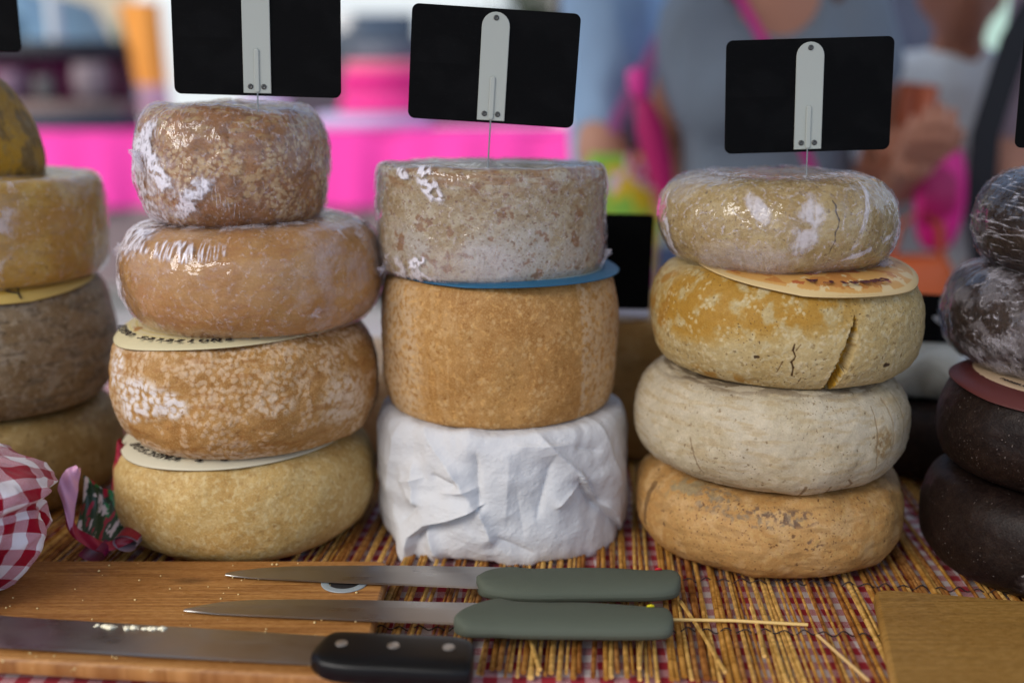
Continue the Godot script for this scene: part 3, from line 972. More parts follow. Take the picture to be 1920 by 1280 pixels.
	plan_film("c3d", [[1, 0.2, 0.5, 0.48, {"p": [[0.38, 0.54, 0.13, 0.035, 0.9], [0.50, 0.60, 0.15, 0.055, 1.75], [0.53, 0.84, 0.17, 0.016, -0.6], [0.68, 0.70, 0.20, 0.014, -0.35], [0.66, 0.56, 0.2, 0.015, 1.9]]}], [10, 0.3, 0.7, 0.6, {"p": [[0.88, 0.72, 0.16, 0.12, 0.8], [0.80, 0.84, 0.1, 0.04, 2.1], [0.08, 0.66, 0.2, 0.04, 1.4]]}], [10, 0.72, 0.95, 0.35], [0, 0.3, 0.8, 0.22, {"p": [[0.35, 0.78, 0.5, 0.14, 0.0]]}], [10, 0.4, 0.8, 0.55, {"p": [[0.5, 0.30, 0.8, 0.07, 0.0]]}]])
	plan_film("c0c", [[10, 0.75, 0.95, 0.22], [1, 0.4, 0.7, 0.38, {"p": [[0.66, 0.60, 0.4, 0.09, 1.75]]}], [2, 0.55, 0.8, 0.4, {"p": [[0.6, 0.36, 0.4, 0.08, 0.0]]}]])
	plan_film("c4c", [[7, 0.45, 0.8, 0.30, {"p": [[0.14, 0.52, 0.34, 0.10, 1.2], [0.26, 0.86, 0.34, 0.07, 0.45]]}], [10, 0.65, 0.95, 0.3, {"p": [[0.16, 0.56, 0.4, 0.18, 1.1]]}], [9, 0.5, 0.8, 0.5, {"p": [[0.46, 0.72, 0.2, 0.1, 1.0]]}], [1, 0.4, 0.7, 0.12, {"p": [[0.2, 0.6, 0.5, 0.3, 0.6]]}]])
	plan_film("c4d", [[11, 0.7, 0.95, 0.35], [10, 0.82, 0.95, 0.2]])
	wheels.c4d.film.lines = 11
	wheels.c4d.film.milk = 0.012
	wheels.c4c.film.milk = 0.006
	wheels.c4c.film.shine = 0.42
	wheels.c4d.film.shine = 0.42
	wheels.c4d.film.milk = 0.004


func build_cheeses() -> void:
	cheese("c1a", "pale yellow cheese wheel at the foot of the stack behind the long wooden board", Vector3.ZERO, 0.0034)
	cheese("c1b", "orange brown cheese wheel with flaky white mould florets, second from the bottom of its stack", Vector3.ZERO, 0.0036, 0.0013)
	cheese("c1c", "smooth caramel cheese wheel in shiny cling film, third up under the small brown one", Vector3(0, 0, 0.5), 0.0026, 0.0003, 0.4)
	cheese("c1d", "small brown cheese wheel in crinkled cling film topping the stack beside the gingham bundle", Vector3(1, 0, -1.5), 0.0040, 0.0008, 0.45)
	parcel(Vector3(-0.0074, 0.8560, -0.9098), 0.1102, 0.1073)
	cheese("c2b", "tall orange tan cheese drum between the white paper parcel and the blue rimmed label", Vector3(0, 0, 0.6), 0.0030, 0.0006)
	cheese("c2c", "straight sided grey beige cheese drum in cling film topping the middle stack", Vector3(-1.3, 0, -0.3), 0.0016, 0.0006, 0.5)
	cheese("c3a", "tan cheese wheel with dark specks under the grey white wheel, lowest beside the paper parcel", Vector3(0, 0, -0.4), 0.0036, 0.0008)
	cheese("c3b", "grey white cheese wheel with scored lines under the cracked yellow one", Vector3(0, 0, -1.0), 0.0036, 0.0007)
	# the split wheel: a wedge shaped crack opens towards its foot
	var mid := [[0.0, 8.0, 3.4], [0.16, 8.6, 3.8], [0.30, 10.2, 4.4], [0.44, 11.8, 4.0], [0.60, 13.4, 2.2], [0.72, 13.8, 0.0]]
	var crack := func(th: float, yf: float, _p: Vector3) -> float:
		if yf > 0.72 or absf(th) > 0.6:
			return 0.0
		var i := 0
		while i < 4 and mid[i + 1][0] < yf:
			i += 1
		var t: float = clampf((yf - mid[i][0]) / (mid[i + 1][0] - mid[i][0]), 0.0, 1.0)
		var c: float = deg_to_rad(lerpf(mid[i][1], mid[i + 1][1], t)) + sin(yf * 60.0) * 0.004 + sin(yf * 143.0) * 0.003
		var half: float = lerpf(mid[i][2], mid[i + 1][2], t) * 0.00115
		var d := absf(th - c) * 0.1075
		half *= 1.0 + 0.30 * pit.get_noise_2d(yf * 0.5, signf(th - c) * 3.0)
		return -0.010 * (1.0 - smoothstep(half * 0.55, half + 0.0003, d)) if half > 0.0002 else 0.0
	var dense := []
	for i in 90:
		dense.append(0.10 + 0.18 * (i + 0.5) / 90.0)
	wheels.c3c.pr = dense_rows(wheels.c3c.pr)
	cheese("c3c", "ochre and cream cheese wheel split by a wide yellow crack under the handwritten label", Vector3(0, 0, -0.8), 0.0024, 0.0007, 0.55, 0.09, "", dense, crack)
	cheese("c3d", "olive tan cheese wheel in loose cling film, a thin dark crack in its side", Vector3(0, 0, -0.5), 0.0028, 0.0006, 0.5)
	cheese("c0a", "dull olive cheese wheel behind the gingham bundle and the crumpled wrapper", Vector3(0, 0, -2.0))
	cheese("c0b", "grey brown cheese wheel lying under the yellow handwritten label", Vector3(0, 0, -1.5), 0.003, 0.0007)
	cheese("c0c", "golden yellow cheese drum in cling film lying on the yellow label", Vector3(0, 0, -1.0), 0.002, 0.0003, 0.4)
	cheese("c0d", "small domed yellow cheese topping the stack at the picture's far left", Vector3(0, 0, -6), 0.004, 0.001)
	cheese("c4a", "near black cheese wheel with white flecks at the foot of the dark stack", Vector3.ZERO, 0.002, 0.0005, 0.5)
	cheese("c4b", "dark brown cheese wheel carrying the round maroon and cream label", Vector3(0, 0, -2.5), 0.002, 0.0005, 0.45)
	cheese("c4c", "dark cheese wheel in bunched silvery cling film, second from the top of the dark stack", Vector3(0, 0, -4.0), 0.003, 0.0005, 0.5)
	cheese("c4d", "round shouldered dark brown cheese in taut film on top of the dark stack", Vector3(0, 0, -3.0), 0.002, 0.0008, 0.45)
	cheese("b23", "tall brown cheese standing in the back row under the half hidden black price sign", Vector3.ZERO)
	cheese("b12", "pale cream cheese glimpsed in the back row between the left and middle stacks", Vector3.ZERO)
	cheese("b34", "small dark cheese in the back row under the pale plastic bag", Vector3.ZERO)


func disc_image(base: Color, rings: Array, blobs: Array) -> Image:
	var im := Image.create(256, 256, false, Image.FORMAT_RGB8)
	var src: PackedByteArray = bank[1]
	for y in 256:
		for x in 256:
			var q := Vector2(x - 127.5, y - 127.5) / 127.5
			var r := q.length()
			var c := base
			for g in rings:
				if r >= g[0] and r < g[1]:
					c = g[2]
			for b in blobs:   # printed drawing: noise patches of ink
				if src[(y + b[3]) * 1024 + x + b[3]] / 255.0 > b[0] and r > b[1] and r < b[2]:
					c = b[4]
			im.set_pixel(x, y, c)
	return im


func build_labels() -> void:
	var ink := mat(srgb(38, 26, 24), 0.7)
	var plum := mat(srgb(84, 34, 40), 0.7)
	# far left: yellow, handwritten
	var m := tex_mat(disc_image(srgb(186, 150, 62), [[0.93, 1.2, srgb(200, 170, 92)]], [[0.60, 0.2, 0.9, 20, srgb(172, 132, 48)]]), null, 0.6, 0.0)
	var d := paper_disc("c0b", "yellow round paper label with handwriting between two far left cheeses", 0.099, Vector2(0.004, 0.012), 0.45, m, Vector3(0, 0, -1.5))
	for line in [[[-0.0150, 0.0895], [-0.0060, 0.0860], [-0.0030, 0.0885]], [[-0.0045, 0.0880], [-0.0110, 0.0770], [-0.0165, 0.0705], [-0.0240, 0.0725], [-0.0310, 0.0775], [-0.0370, 0.0800]], [[-0.0240, 0.0730], [-0.0205, 0.0790], [-0.0250, 0.0775], [-0.0275, 0.0815], [-0.0320, 0.0790], [-0.0350, 0.0835], [-0.0400, 0.0800]]]:
		var pts := []
		for q in line:
			var p := Vector2(q[0] + 0.072, q[1] - 0.020)
			pts.append(Vector3(p.x, lerpf(top_y(wheels.c0b.pr, (p + Vector2(0.004, 0.012)).length()), wheels.c0b.pr.H, 0.45) + 0.0030, p.y))
		part("handwriting", tube(pts, 0.0008, 5), ink, d)
	# the left stack: two cream labels, their print facing the customers
	var cream := srgb(206, 194, 154)
	m = tex_mat(disc_image(cream, [[0.80, 0.815, srgb(196, 178, 106)], [0.86, 0.87, srgb(204, 188, 120)]], []), null, 0.55, 0.0)
	d = paper_disc("c1b", "cream paper label edged with printed letters under the caramel wheel", 0.0950, Vector2(-0.0085, 0.002), 0.24, m)
	ring_print(d, "c1b", Vector2(-0.0085, 0.002), 0.24, "BORGO SELEZIONE TORE", 0.0115, 0.0868, -16.0, 6.2, false, ink)
	m = tex_mat(disc_image(srgb(204, 196, 170), [], []), null, 0.55, 0.0)
	d = paper_disc("c1a", "off white paper label with bold black letters under the mouldy orange wheel", 0.0935, Vector2(-0.006, 0.004), 0.25, m)
	ring_print(d, "c1a", Vector2(-0.006, 0.004), 0.25, "BOSCONE E BORGO", 0.0115, 0.0838, -12.0, 6.6, false, ink)
	# the middle stack: blue rim
	m = tex_mat(disc_image(srgb(206, 190, 150), [[0.78, 0.86, srgb(150, 172, 176)], [0.86, 1.2, srgb(36, 96, 130)]], [[0.60, 0.3, 0.75, 40, srgb(120, 150, 150)]]), null, 0.5, 0.0)
	paper_disc("c2b", "blue rimmed round paper label sticking out between the two middle drums", 0.0925, Vector2(0.008, 0.0095), 0.86, m, Vector3(-0.4, 0, 0.8))
	# the right stack: orange drawing with dark letters
	m = tex_mat(disc_image(srgb(204, 154, 84), [[0.95, 1.2, srgb(212, 184, 130)]], [[0.56, 0.0, 0.92, 5, srgb(186, 124, 60)], [0.66, 0.2, 0.95, 60, srgb(214, 188, 138)], [0.70, 0.0, 0.9, 120, srgb(176, 96, 52)]]), null, 0.5, 0.0)
	d = paper_disc("c3c", "orange and cream paper label with dark hand lettering jutting over the cracked wheel", 0.0850, Vector2(0.008, 0.020), 0.38, m, Vector3(1.0, 0, -0.6))
	ring_print(d, "c3c", Vector2(0.008, 0.020), 0.38, "ACIMWG", 0.016, 0.072, 12.0, 9.0, false, plum)
	# the dark stack: maroon rim
	m = tex_mat(disc_image(srgb(206, 178, 146), [[0.82, 1.2, srgb(84, 36, 34)]], []), null, 0.5, 0.0)
	d = paper_disc("c4b", "round cream label with a broad maroon rim on the dark brown wheel", 0.0900, Vector2(0.000, 0.002), 0.35, m, Vector3(0, 0, -2.5))
	ring_print(d, "c4b", Vector2(0, 0.002), 0.35, "FORMAGGIO STAGIONATO", 0.0052, 0.0655, -42.0, 3.6, true, ink)
	var y: float = d.get_meta("top") + 0.0002
	var sticker := slab(PackedVector2Array([Vector2(-0.034, 0.052), Vector2(-0.022, 0.045), Vector2(-0.004, 0.046), Vector2(0.004, 0.052), Vector2(-0.006, 0.060), Vector2(-0.022, 0.060)]), y, y + 0.0006, 0.0002)
	part("sticker", sticker, mat(srgb(196, 196, 214), 0.4), d)


# ---------------------------------------------------------------- table, cloth, mat
func weave(cell: int, white: Color, red: Color, seed_off: int) -> Image:   # one repeat of a gingham: two threads by two
	var n := cell * 2
	var im := Image.create(n, n, false, Image.FORMAT_RGB8)
	var src: PackedByteArray = bank[3]
	for y in n:
		for x in n:
			var warp := x < cell
			var weft := y < cell
			var over: bool = (x / 2 + y / 2) % 2 == 0
			var c := red if (warp if over else weft) else white
			var q: float = (src[(y + seed_off) * 1024 + x] / 255.0 - 0.5) * 0.16
			im.set_pixel(x, y, Color(clampf(c.r + q, 0, 1), clampf(c.g + q, 0, 1), clampf(c.b + q, 0, 1)))
	return im


func wood_image(w: int, h: int, light: Color, dark: Color, mid: Color, seed_off: int, knots: Array) -> Image:
	var im := Image.create(w, h, false, Image.FORMAT_RGB8)
	var st: PackedByteArray = bank[5]
	var br: PackedByteArray = bank[0]
	var gr: PackedByteArray = bank[3]
	var fi: PackedByteArray = bank[2]
	for y in h:
		for x in w:
			var yy := float(y)
			var knot := 0.0
			for k in knots:
				var d := Vector2((x - k[0]) / 2.4, y - k[1]).length()
				knot = maxf(knot, 1.0 - d / k[2])
				yy += k[2] * 0.8 * exp(-d / k[2]) * signf(y - k[1])
			var g: float = st[((int(yy * 2.2) + seed_off + 1024) % 1024) * 1024 + (x / 3 + seed_off) % 1024] / 255.0
			var b: float = br[((y + seed_off) % 1024) * 1024 + (x / 2 + seed_off) % 1024] / 255.0
			var c := light.lerp(dark, smoothstep(0.35, 0.8, g) * 0.75).lerp(mid, smoothstep(0.35, 0.7, b) * 0.6)
			c = c.lerp(dark.darkened(0.35), clampf(knot, 0.0, 1.0) * 0.7)
			var q: float = (gr[y % 1024 * 1024 + (x / 4 + seed_off) % 1024] / 255.0 - 0.5) * 0.10
			if fi[(y * 2 % 1024) * 1024 + (x + 300) % 1024] < 52:
				q -= 0.06
			im.set_pixel(x, y, Color(clampf(c.r + q, 0, 1), clampf(c.g + q, 0, 1), clampf(c.b + q, 0, 1)))
	return im


func build_table() -> void:
	var wood := mat(srgb(110, 84, 58), 0.7)
	var t := thing("stall_table", "wooden trestle table of the cheese stall under the red gingham cloth", "table", Vector3(0, 0, -0.95))
	part("tabletop", box(2.6, 0.03, 0.94), wood, t, Vector3(0, T - 0.034, 0))
	for sx in [-1, 1]:
		for sz in [-1, 1]:
			part("leg", box(0.06, T - 0.034, 0.06), wood, t, Vector3(sx * 1.2, 0.002, sz * 0.40))
	# the cloth: flat over the top, hanging down on all sides
	var g := mat(Color.WHITE, 0.85, 0.0, 0.3)
	g.albedo_texture = ImageTexture.create_from_image(weave(48, srgb(214, 202, 200), srgb(158, 26, 44), 9))
	g.uv1_scale = Vector3(1.0 / 0.019, 1.0 / 0.019, 1)
	g.rim_enabled = true
	g.rim = 0.2
	var v := PackedVector3Array()
	var uv := PackedVector2Array()
	var xs := []
	for i in 81:
		xs.append(-1.55 + 3.1 * i / 80.0)
	var zs := []
	for i in 49:
		zs.append(-0.72 + 1.44 * i / 48.0)
	for z in zs:
		for x in xs:
			var dx := maxf(0.0, absf(x) - 1.306)
			var dz := maxf(0.0, absf(z) - 0.476)
			var down := maxf(dx, dz)
			var p := Vector3(clampf(x, -1.306, 1.306), T - down, clampf(z, -0.476, 0.476) - 0.95)
			p.x += signf(x) * (0.012 * sin(z * 21.0) * minf(1.0, dx * 6.0))
			p.z += signf(z) * (0.012 * sin(x * 19.0) * minf(1.0, dz * 6.0))
			v.append(p)
			uv.append(Vector2(x, z))
	var cloth := part("tablecloth", finish(v, uv, grid_idx(80, 48)), g, self)
	tag(cloth, "small check red and white gingham tablecloth under the straw mat and the boards", "tablecloth")


func build_mat() -> void:
	var root := thing("straw_mat", "golden straw mat of thin reeds tied with dark thread under the cheese stacks", "mat", Vector3(0, T, 0))
	var rng := RandomNumberGenerator.new()
	rng.seed = 5
	var meshes := []
	for k in 10:
		var rings := []
		var r: float = [0.0013, 0.0017, 0.0019, 0.0021, 0.0015, 0.0023, 0.0018, 0.0012, 0.0025, 0.0016][k]
		var nodes := [rng.randf_range(0.06, 0.2), rng.randf_range(0.28, 0.42), rng.randf_range(0.5, 0.6)]
		var b1 := rng.randf_range(-0.0016, 0.0016)
		for j in 17:
			var s := 0.64 * j / 16.0
			var rr := r * (1.0 - 0.12 * j / 16.0 * (k % 2))
			for n in nodes:
				rr *= 1.0 + 0.22 * exp(-absf(s - n) / 0.004)
			var ring := []
			for q in 6:
				var a := TAU * q / 6
				ring.append(Vector3(cos(a) * rr + b1 * sin(s * 7.0 + k), sin(a) * rr * 0.9 + 0.0004 * sin(s * 9.0 + k), -s))
			rings.append(ring)
		meshes.append(loft(rings, true, Vector2(1, 8)))
	var reeds := []
	for k in 7:
		var c: Color = [srgb(182, 134, 66), srgb(160, 110, 50), srgb(196, 154, 84), srgb(140, 88, 38), srgb(172, 122, 54), srgb(150, 102, 52), srgb(186, 142, 76)][k]
		var im := Image.create(32, 512, false, Image.FORMAT_RGB8)
		var src: PackedByteArray = bank[6]
		var lowp: PackedByteArray = bank[1]
		for y in 512:
			for x in 32:
				var q: float = (src[(y / 2 + 30 * k) * 1024 + x * 3 + 40 * k] / 255.0 - 0.5) * 0.22 + (lowp[(y + 60 * k) * 1024 + 90 * k] / 255.0 - 0.5) * 0.25
				if (y + k * 90) % 256 < 5:
					q -= 0.18
				im.set_pixel(x, y, Color(clampf(c.r + q, 0, 1), clampf(c.g + q * 0.95, 0, 1), clampf(c.b + q * 0.8, 0, 1)))
		var m := mat(Color.WHITE, 0.75, 0.0, 0.3)
		m.albedo_texture = ImageTexture.create_from_image(im)
		reeds.append(m)
	var yaw := deg_to_rad(-4.4)
	var along := Vector3(sin(-yaw), 0, -cos(yaw))
	var across := Vector3(cos(yaw), 0, sin(-yaw))
	var s := -0.46
	while s < 0.60:
		var k := rng.randi() % 10
		var o := part("reed", meshes[k], reeds[rng.randi() % 7], root, across * s - Vector3(0, 0, 0.632 + 0.012) + Vector3(0, 0.0042 + rng.randf_range(-0.0008, 0.0010), rng.randf_range(-0.006, 0.006)))
		o.rotation = Vector3(0, yaw + deg_to_rad(rng.randf_range(-0.9, 0.9)), rng.randf_range(0, TAU) * 0.0)
		s += rng.randf_range(0.0033, 0.0058) + (0.0045 if rng.randf() < 0.12 else 0.0)
	# two short broken ends leaning over
	for q in [[0.138, -0.640, 0.10, 8.0], [0.083, -0.645, 0.09, -7.0], [0.018, -0.643, 0.08, 9.0], [0.168, -0.66, 0.07, -5.0]]:
		var o := part("reed", tube([Vector3.ZERO, Vector3(0.001, 0, -q[2] * 0.5), Vector3(0, 0, -q[2])], 0.0016), reeds[2], root, Vector3(q[0], 0.0072, q[1]))
		o.rotation.y = deg_to_rad(q[3])
	# the threads that bind the reeds
	var tm := mat(srgb(40, 26, 24), 0.8)
	for z in [-0.700, -0.780, -0.93, -1.08]:
		var pts := []
		var n := 520
		for i in n + 1:
			var x := -0.46 + 1.06 * i / n
			pts.append(across * x + Vector3(0, 0.0060 + 0.0018 * sin(i * 0.95), z - 0.010 * sin(x * 7.0) + 0.0012 * sin(i * 0.475)))
		part("thread", tube(pts, 0.00055, 4), tm, root)
	# loose straws lying on the mat
	var st := part("loose_straw", tube([Vector3(0.110, T + 0.0085, -0.7085), Vector3(0.155, T + 0.0092, -0.7060), Vector3(0.2077, T + 0.0085, -0.7014)], 0.0013), mat(srgb(222, 186, 116), 0.5), self)
	tag(st, "loose pale straw lying crosswise from the end of the yellow dotted handle", "straw")
	st = part("loose_straw", tube([Vector3(0.2104, T + 0.0085, -0.686), Vector3(0.2165, T + 0.010, -0.658), Vector3(0.2270, T + 0.0085, -0.627)], 0.0012), mat(srgb(214, 178, 120), 0.5), self)
	tag(st, "thin splintered straw slanting towards the corner of the olive board", "straw")


# ---------------------------------------------------------------- boards, knives
func build_boards() -> void:
	var m := mat(Color.WHITE, 0.5, 0.0, 0.45)
	m.albedo_texture = ImageTexture.create_from_image(wood_image(900, 420, srgb(172, 122, 66), srgb(126, 80, 38), srgb(152, 101, 50), 40, [[560, 90, 14], [260, 300, 10]]))
	m.uv1_scale = Vector3(1.0 / 0.50, 1.0 / 0.22, 1)
	m.uv1_offset = Vector3(0.1, 0.62, 0)
	var b := thing("cutting_board", "long honey coloured wooden board lying under the three knife blades", "cutting board", Vector3(0, T, 0))
	var outline := PackedVector2Array()
	for p in [[-0.60, -0.664], [-0.3284, -0.6362], [-0.108, -0.6130], [-0.0985, -0.6120], [-0.0945, -0.6160], [-0.0935, -0.774], [-0.0975, -0.782], [-0.106, -0.785], [-0.60, -0.786]]:
		outline.append(Vector2(p[0], p[1]))
	part("board", slab(outline, 0.0072, 0.0190, 0.0025), m, b)
	part("hole_ring", turned([[0.0115, 0.0], [0.0172, 0.0], [0.0174, 0.0006], [0.0168, 0.0011], [0.0122, 0.0011], [0.0115, 0.0004], [0.0115, 0.0]], 40), mat(srgb(146, 156, 160), 0.4), b, Vector3(-0.1237, 0.0189, -0.7460))
	part("hole", turned([[0.0, 0.0], [0.0118, 0.0], [0.0118, 0.0003], [0.0, 0.0003]], 32), mat(srgb(22, 16, 14), 0.9), b, Vector3(-0.1237, 0.0190, -0.7460))
	var m2 := mat(Color.WHITE, 0.55, 0.0, 0.4)
	m2.albedo_texture = ImageTexture.create_from_image(wood_image(512, 360, srgb(150, 112, 54), srgb(126, 92, 42), srgb(138, 101, 46), 130, [[150, 60, 7], [260, 190, 8], [90, 240, 10]]))
	m2.uv1_scale = Vector3(1.0 / 0.30, 1.0 / 0.20, 1)
	var b2 := thing("cutting_board", "olive brown wooden board with rounded corner lying in front of the dark stack", "cutting board", Vector3(0, T, 0))
	outline = PackedVector2Array()
	for p in [[0.2330, -0.600], [0.2560, -0.700], [0.2625, -0.7285], [0.2655, -0.7345], [0.2710, -0.7370], [0.2790, -0.7368], [0.3665, -0.7197], [0.60, -0.685], [0.60, -0.600]]:
		outline.append(Vector2(p[0], p[1]))
	part("board", slab(outline, 0.0074, 0.0185, 0.003), m2, b2)
	# crumbs of cheese on the long board
	var crumb := mat(srgb(226, 200, 140), 0.7)
	var rng := RandomNumberGenerator.new()
	rng.seed = 21
	var st := SurfaceTool.new()
	var cr := turned([[0.0, 0.0], [0.0007, 0.0002], [0.0008, 0.0007], [0.0, 0.0012]], 5)
	for i in 110:
		var p := Vector3(rng.randf_range(-0.40, -0.10), T + 0.0189, rng.randf_range(-0.78, -0.62))
		st.append_from(cr, 0, Transform3D(Basis(Vector3.UP, rng.randf() * TAU).scaled(Vector3.ONE * rng.randf_range(0.4, 1.4)), p))
	var c := part("cheese_crumbs", st.commit(), crumb, self)
	c.set_meta("kind", "stuff")
	c.set_meta("label", "tiny pale cheese crumbs strewn over the honey coloured board")
	c.set_meta("category", "crumbs")


func blade_mesh(st: Array, y: float) -> ArrayMesh:
	var rings := []
	for s in st:
		var w: float = s[2] - s[1]
		var ring := []
		for q in [[0.0, 0.0009], [0.35, 0.0010], [0.80, 0.0006], [0.93, 0.0005], [1.0, 0.00005], [0.93, -0.0005], [0.80, -0.0006], [0.35, -0.0010], [0.0, -0.0009]]:
			ring.append(Vector3(s[0], y + q[1], s[1] + w * q[0]))
		ring.reverse()
		rings.append(ring)
	# flat faces: separate every facet
	var st2 := SurfaceTool.new()
	st2.begin(Mesh.PRIMITIVE_TRIANGLES)
	var n: int = rings[0].size()
	for j in rings.size() - 1:
		for i in n:
			var a: Vector3 = rings[j][i]
			var b: Vector3 = rings[j][(i + 1) % n]
			var c: Vector3 = rings[j + 1][(i + 1) % n]
			var d: Vector3 = rings[j + 1][i]
			st2.set_smooth_group(i)
			for p in [a, c, b, a, d, c]:
				st2.set_uv(Vector2(p.x, p.z))
				st2.add_vertex(p)
	st2.generate_normals()
	return st2.commit()


func handle_mesh(st: Array, y: float, half: float, e := 2.6, slim := 1.0) -> ArrayMesh:
	var flat := []
	for s in st:
		var c: float = (s[1] + s[2]) / 2.0
		flat.append([s[0], c + (s[1] - c) * slim, c + (s[2] - c) * slim])
	st = flat
	# stations are resampled along a smooth curve so that no facets show
	var rings := []
	var n := st.size()
	for j in (n - 1) * 6 + 1:
		var f := j / 6.0
		var i := mini(int(f), n - 2)
		var t := f - i
		var g := func(k: int) -> float:
			var a: float = st[maxi(i - 1, 0)][k]
			var b: float = st[i][k]
			var c: float = st[i + 1][k]
			var d: float = st[mini(i + 2, n - 1)][k]
			return cubic_interpolate(b, c, a, d, t)
		var zc: float = (g.call(1) + g.call(2)) / 2.0
		var hw: float = absf(g.call(2) - g.call(1)) / 2.0
		var x: float = g.call(0)
		var end: float = minf(j, (n - 1) * 6 - j) / 6.0
		var ht := half * (1.0 - 0.45 * exp(-end * 1.3))
		var ring := []
		for q in 28:
			var a := TAU * q / 28
			var ca := cos(a)
			var sa := sin(a)
			ring.append(Vector3(x, y + ht * signf(sa) * pow(absf(sa), 2.0 / e), zc + hw * signf(ca) * pow(absf(ca), 2.0 / e)))
		rings.append(ring)
	return loft(rings)


func build_knives() -> void:
	var im := Image.create(512, 128, false, Image.FORMAT_RGB8)
	var a: PackedByteArray = bank[5]
	var b: PackedByteArray = bank[0]
	for y in 128:
		for x in 512:
			var q: float = a[(y * 5 + 20) * 1024 + x] / 255.0 * 0.10 + (b[(y + 300) * 1024 + x] / 255.0 - 0.5) * 0.22 + 0.30
			im.set_pixel(x, y, Color(q, q, q))
	var steel := mat(srgb(168, 164, 160), 1.0, 1.0)
	steel.roughness_texture = ImageTexture.create_from_image(im)
	steel.roughness_texture_channel = BaseMaterial3D.TEXTURE_CHANNEL_RED
	steel.uv1_scale = Vector3(5, 20, 1)
	var grey := mat(srgb(86, 92, 80), 0.7, 0.0, 0.3)
	grey.heightmap_enabled = true
	var hm := Image.create_from_data(1024, 1024, false, Image.FORMAT_L8, bank[3])
	grey.heightmap_texture = ImageTexture.create_from_image(hm)
	grey.heightmap_scale = 0.05
	grey.uv1_triplanar = true
	grey.uv1_scale = Vector3(6, 6, 6)
	var y := T + 0.0210
	var k := thing("knife", "grey handled pointed knife with a red dot, lying farther back", "knife")
	part("blade", blade_mesh([[-0.2143, -0.7562, -0.7543], [-0.2072, -0.7598, -0.7516], [-0.1914, -0.7645, -0.7480], [-0.1676, -0.7682, -0.7453], [-0.1274, -0.7692, -0.7409], [-0.0794, -0.7692, -0.7365], [-0.0237, -0.7673, -0.7312], [-0.0079, -0.7664, -0.7304]], y), steel, k)
	part("handle", handle_mesh([[-0.0262, -0.7434, -0.7398], [-0.0234, -0.7496, -0.7276], [-0.0168, -0.7597, -0.7192], [-0.0012, -0.7672, -0.7125], [0.0167, -0.7635, -0.7109], [0.0441, -0.7652, -0.7117], [0.0742, -0.7643, -0.7125], [0.1008, -0.7595, -0.7142], [0.1153, -0.7605, -0.7183], [0.1213, -0.7560, -0.7259], [0.1238, -0.7451, -0.7381]], y, 0.0078, 2.3, 0.83), grey, k)
	part("colour_dot", turned([[0.0, 0.0], [0.0028, 0.0], [0.0026, 0.0012], [0.0, 0.0016]], 16), mat(srgb(196, 34, 44), 0.5), k, Vector3(0.1085, y + 0.0063, -0.7490)).rotation_degrees = Vector3(-45, 0, 0)
	k = thing("knife", "grey handled pointed knife with a yellow dot, lying between the other two", "knife")
	part("blade", blade_mesh([[-0.2283, -0.6989, -0.6973], [-0.2193, -0.7037, -0.6950], [-0.2048, -0.7094, -0.6918], [-0.1826, -0.7127, -0.6895], [-0.1488, -0.7135, -0.6864], [-0.0963, -0.7119, -0.6818], [-0.0591, -0.7094, -0.6788], [-0.0245, -0.7078, -0.6758]], y), steel, k)
	part("handle", handle_mesh([[-0.0394, -0.6793, -0.6763], [-0.0369, -0.6877, -0.6703], [-0.0309, -0.6995, -0.6630], [-0.0201, -0.7100, -0.6601], [-0.0092, -0.7155, -0.6594], [0.0018, -0.7105, -0.6587], [0.0218, -0.7084, -0.6580], [0.0510, -0.7085, -0.6573], [0.0762, -0.7045, -0.6573], [0.0978, -0.7003, -0.6587], [0.1064, -0.6985, -0.6630], [0.1095, -0.6854, -0.6748]], y, 0.0078, 2.3, 0.83), grey, k)
	part("colour_dot", turned([[0.0, 0.0], [0.0028, 0.0], [0.0026, 0.0012], [0.0, 0.0016]], 16), mat(srgb(226, 214, 20), 0.5), k, Vector3(0.0955, y + 0.0063, -0.6905)).rotation_degrees = Vector3(-40, 0, 0)
	var black := mat(srgb(9, 9, 10), 0.35, 0.0, 0.35)
	k = thing("knife", "broad bladed knife with a riveted black handle, nearest to the table edge", "knife")
	part("blade", blade_mesh([[-0.42, -0.6990, -0.6570], [-0.3657, -0.6918, -0.6511], [-0.3421, -0.6872, -0.6469], [-0.2862, -0.6803, -0.6407], [-0.2312, -0.6735, -0.6346], [-0.1772, -0.6669, -0.6293], [-0.1241, -0.6603, -0.6241], [-0.1090, -0.6585, -0.6225]], y), steel, k)
	part("handle", handle_mesh([[-0.1267, -0.6315, -0.6236], [-0.1222, -0.6442, -0.6171], [-0.1165, -0.6545, -0.6133], [-0.1019, -0.6550, -0.6095], [-0.0744, -0.6521, -0.6070], [-0.0472, -0.6507, -0.6045], [-0.0320, -0.6472, -0.6039], [-0.0255, -0.6403, -0.6057], [-0.0241, -0.6269, -0.6171]], y + 0.001, 0.0095, 3.4), black, k)
	for p in [[-0.1085, -0.6330], [-0.0752, -0.6300], [-0.0400, -0.6278]]:
		part("rivet", turned([[0.0, 0.0], [0.0040, 0.0], [0.0038, 0.0006], [0.0, 0.0009]], 18), mat(srgb(190, 186, 180), 0.35, 0.9), k, Vector3(p[0] , y + 0.0103, p[1]))
	# a smear of soft cheese on the broad blade
	var smear := mat(srgb(238, 232, 206), 0.6)
	var rng := RandomNumberGenerator.new()
	rng.seed = 77
	var st := SurfaceTool.new()
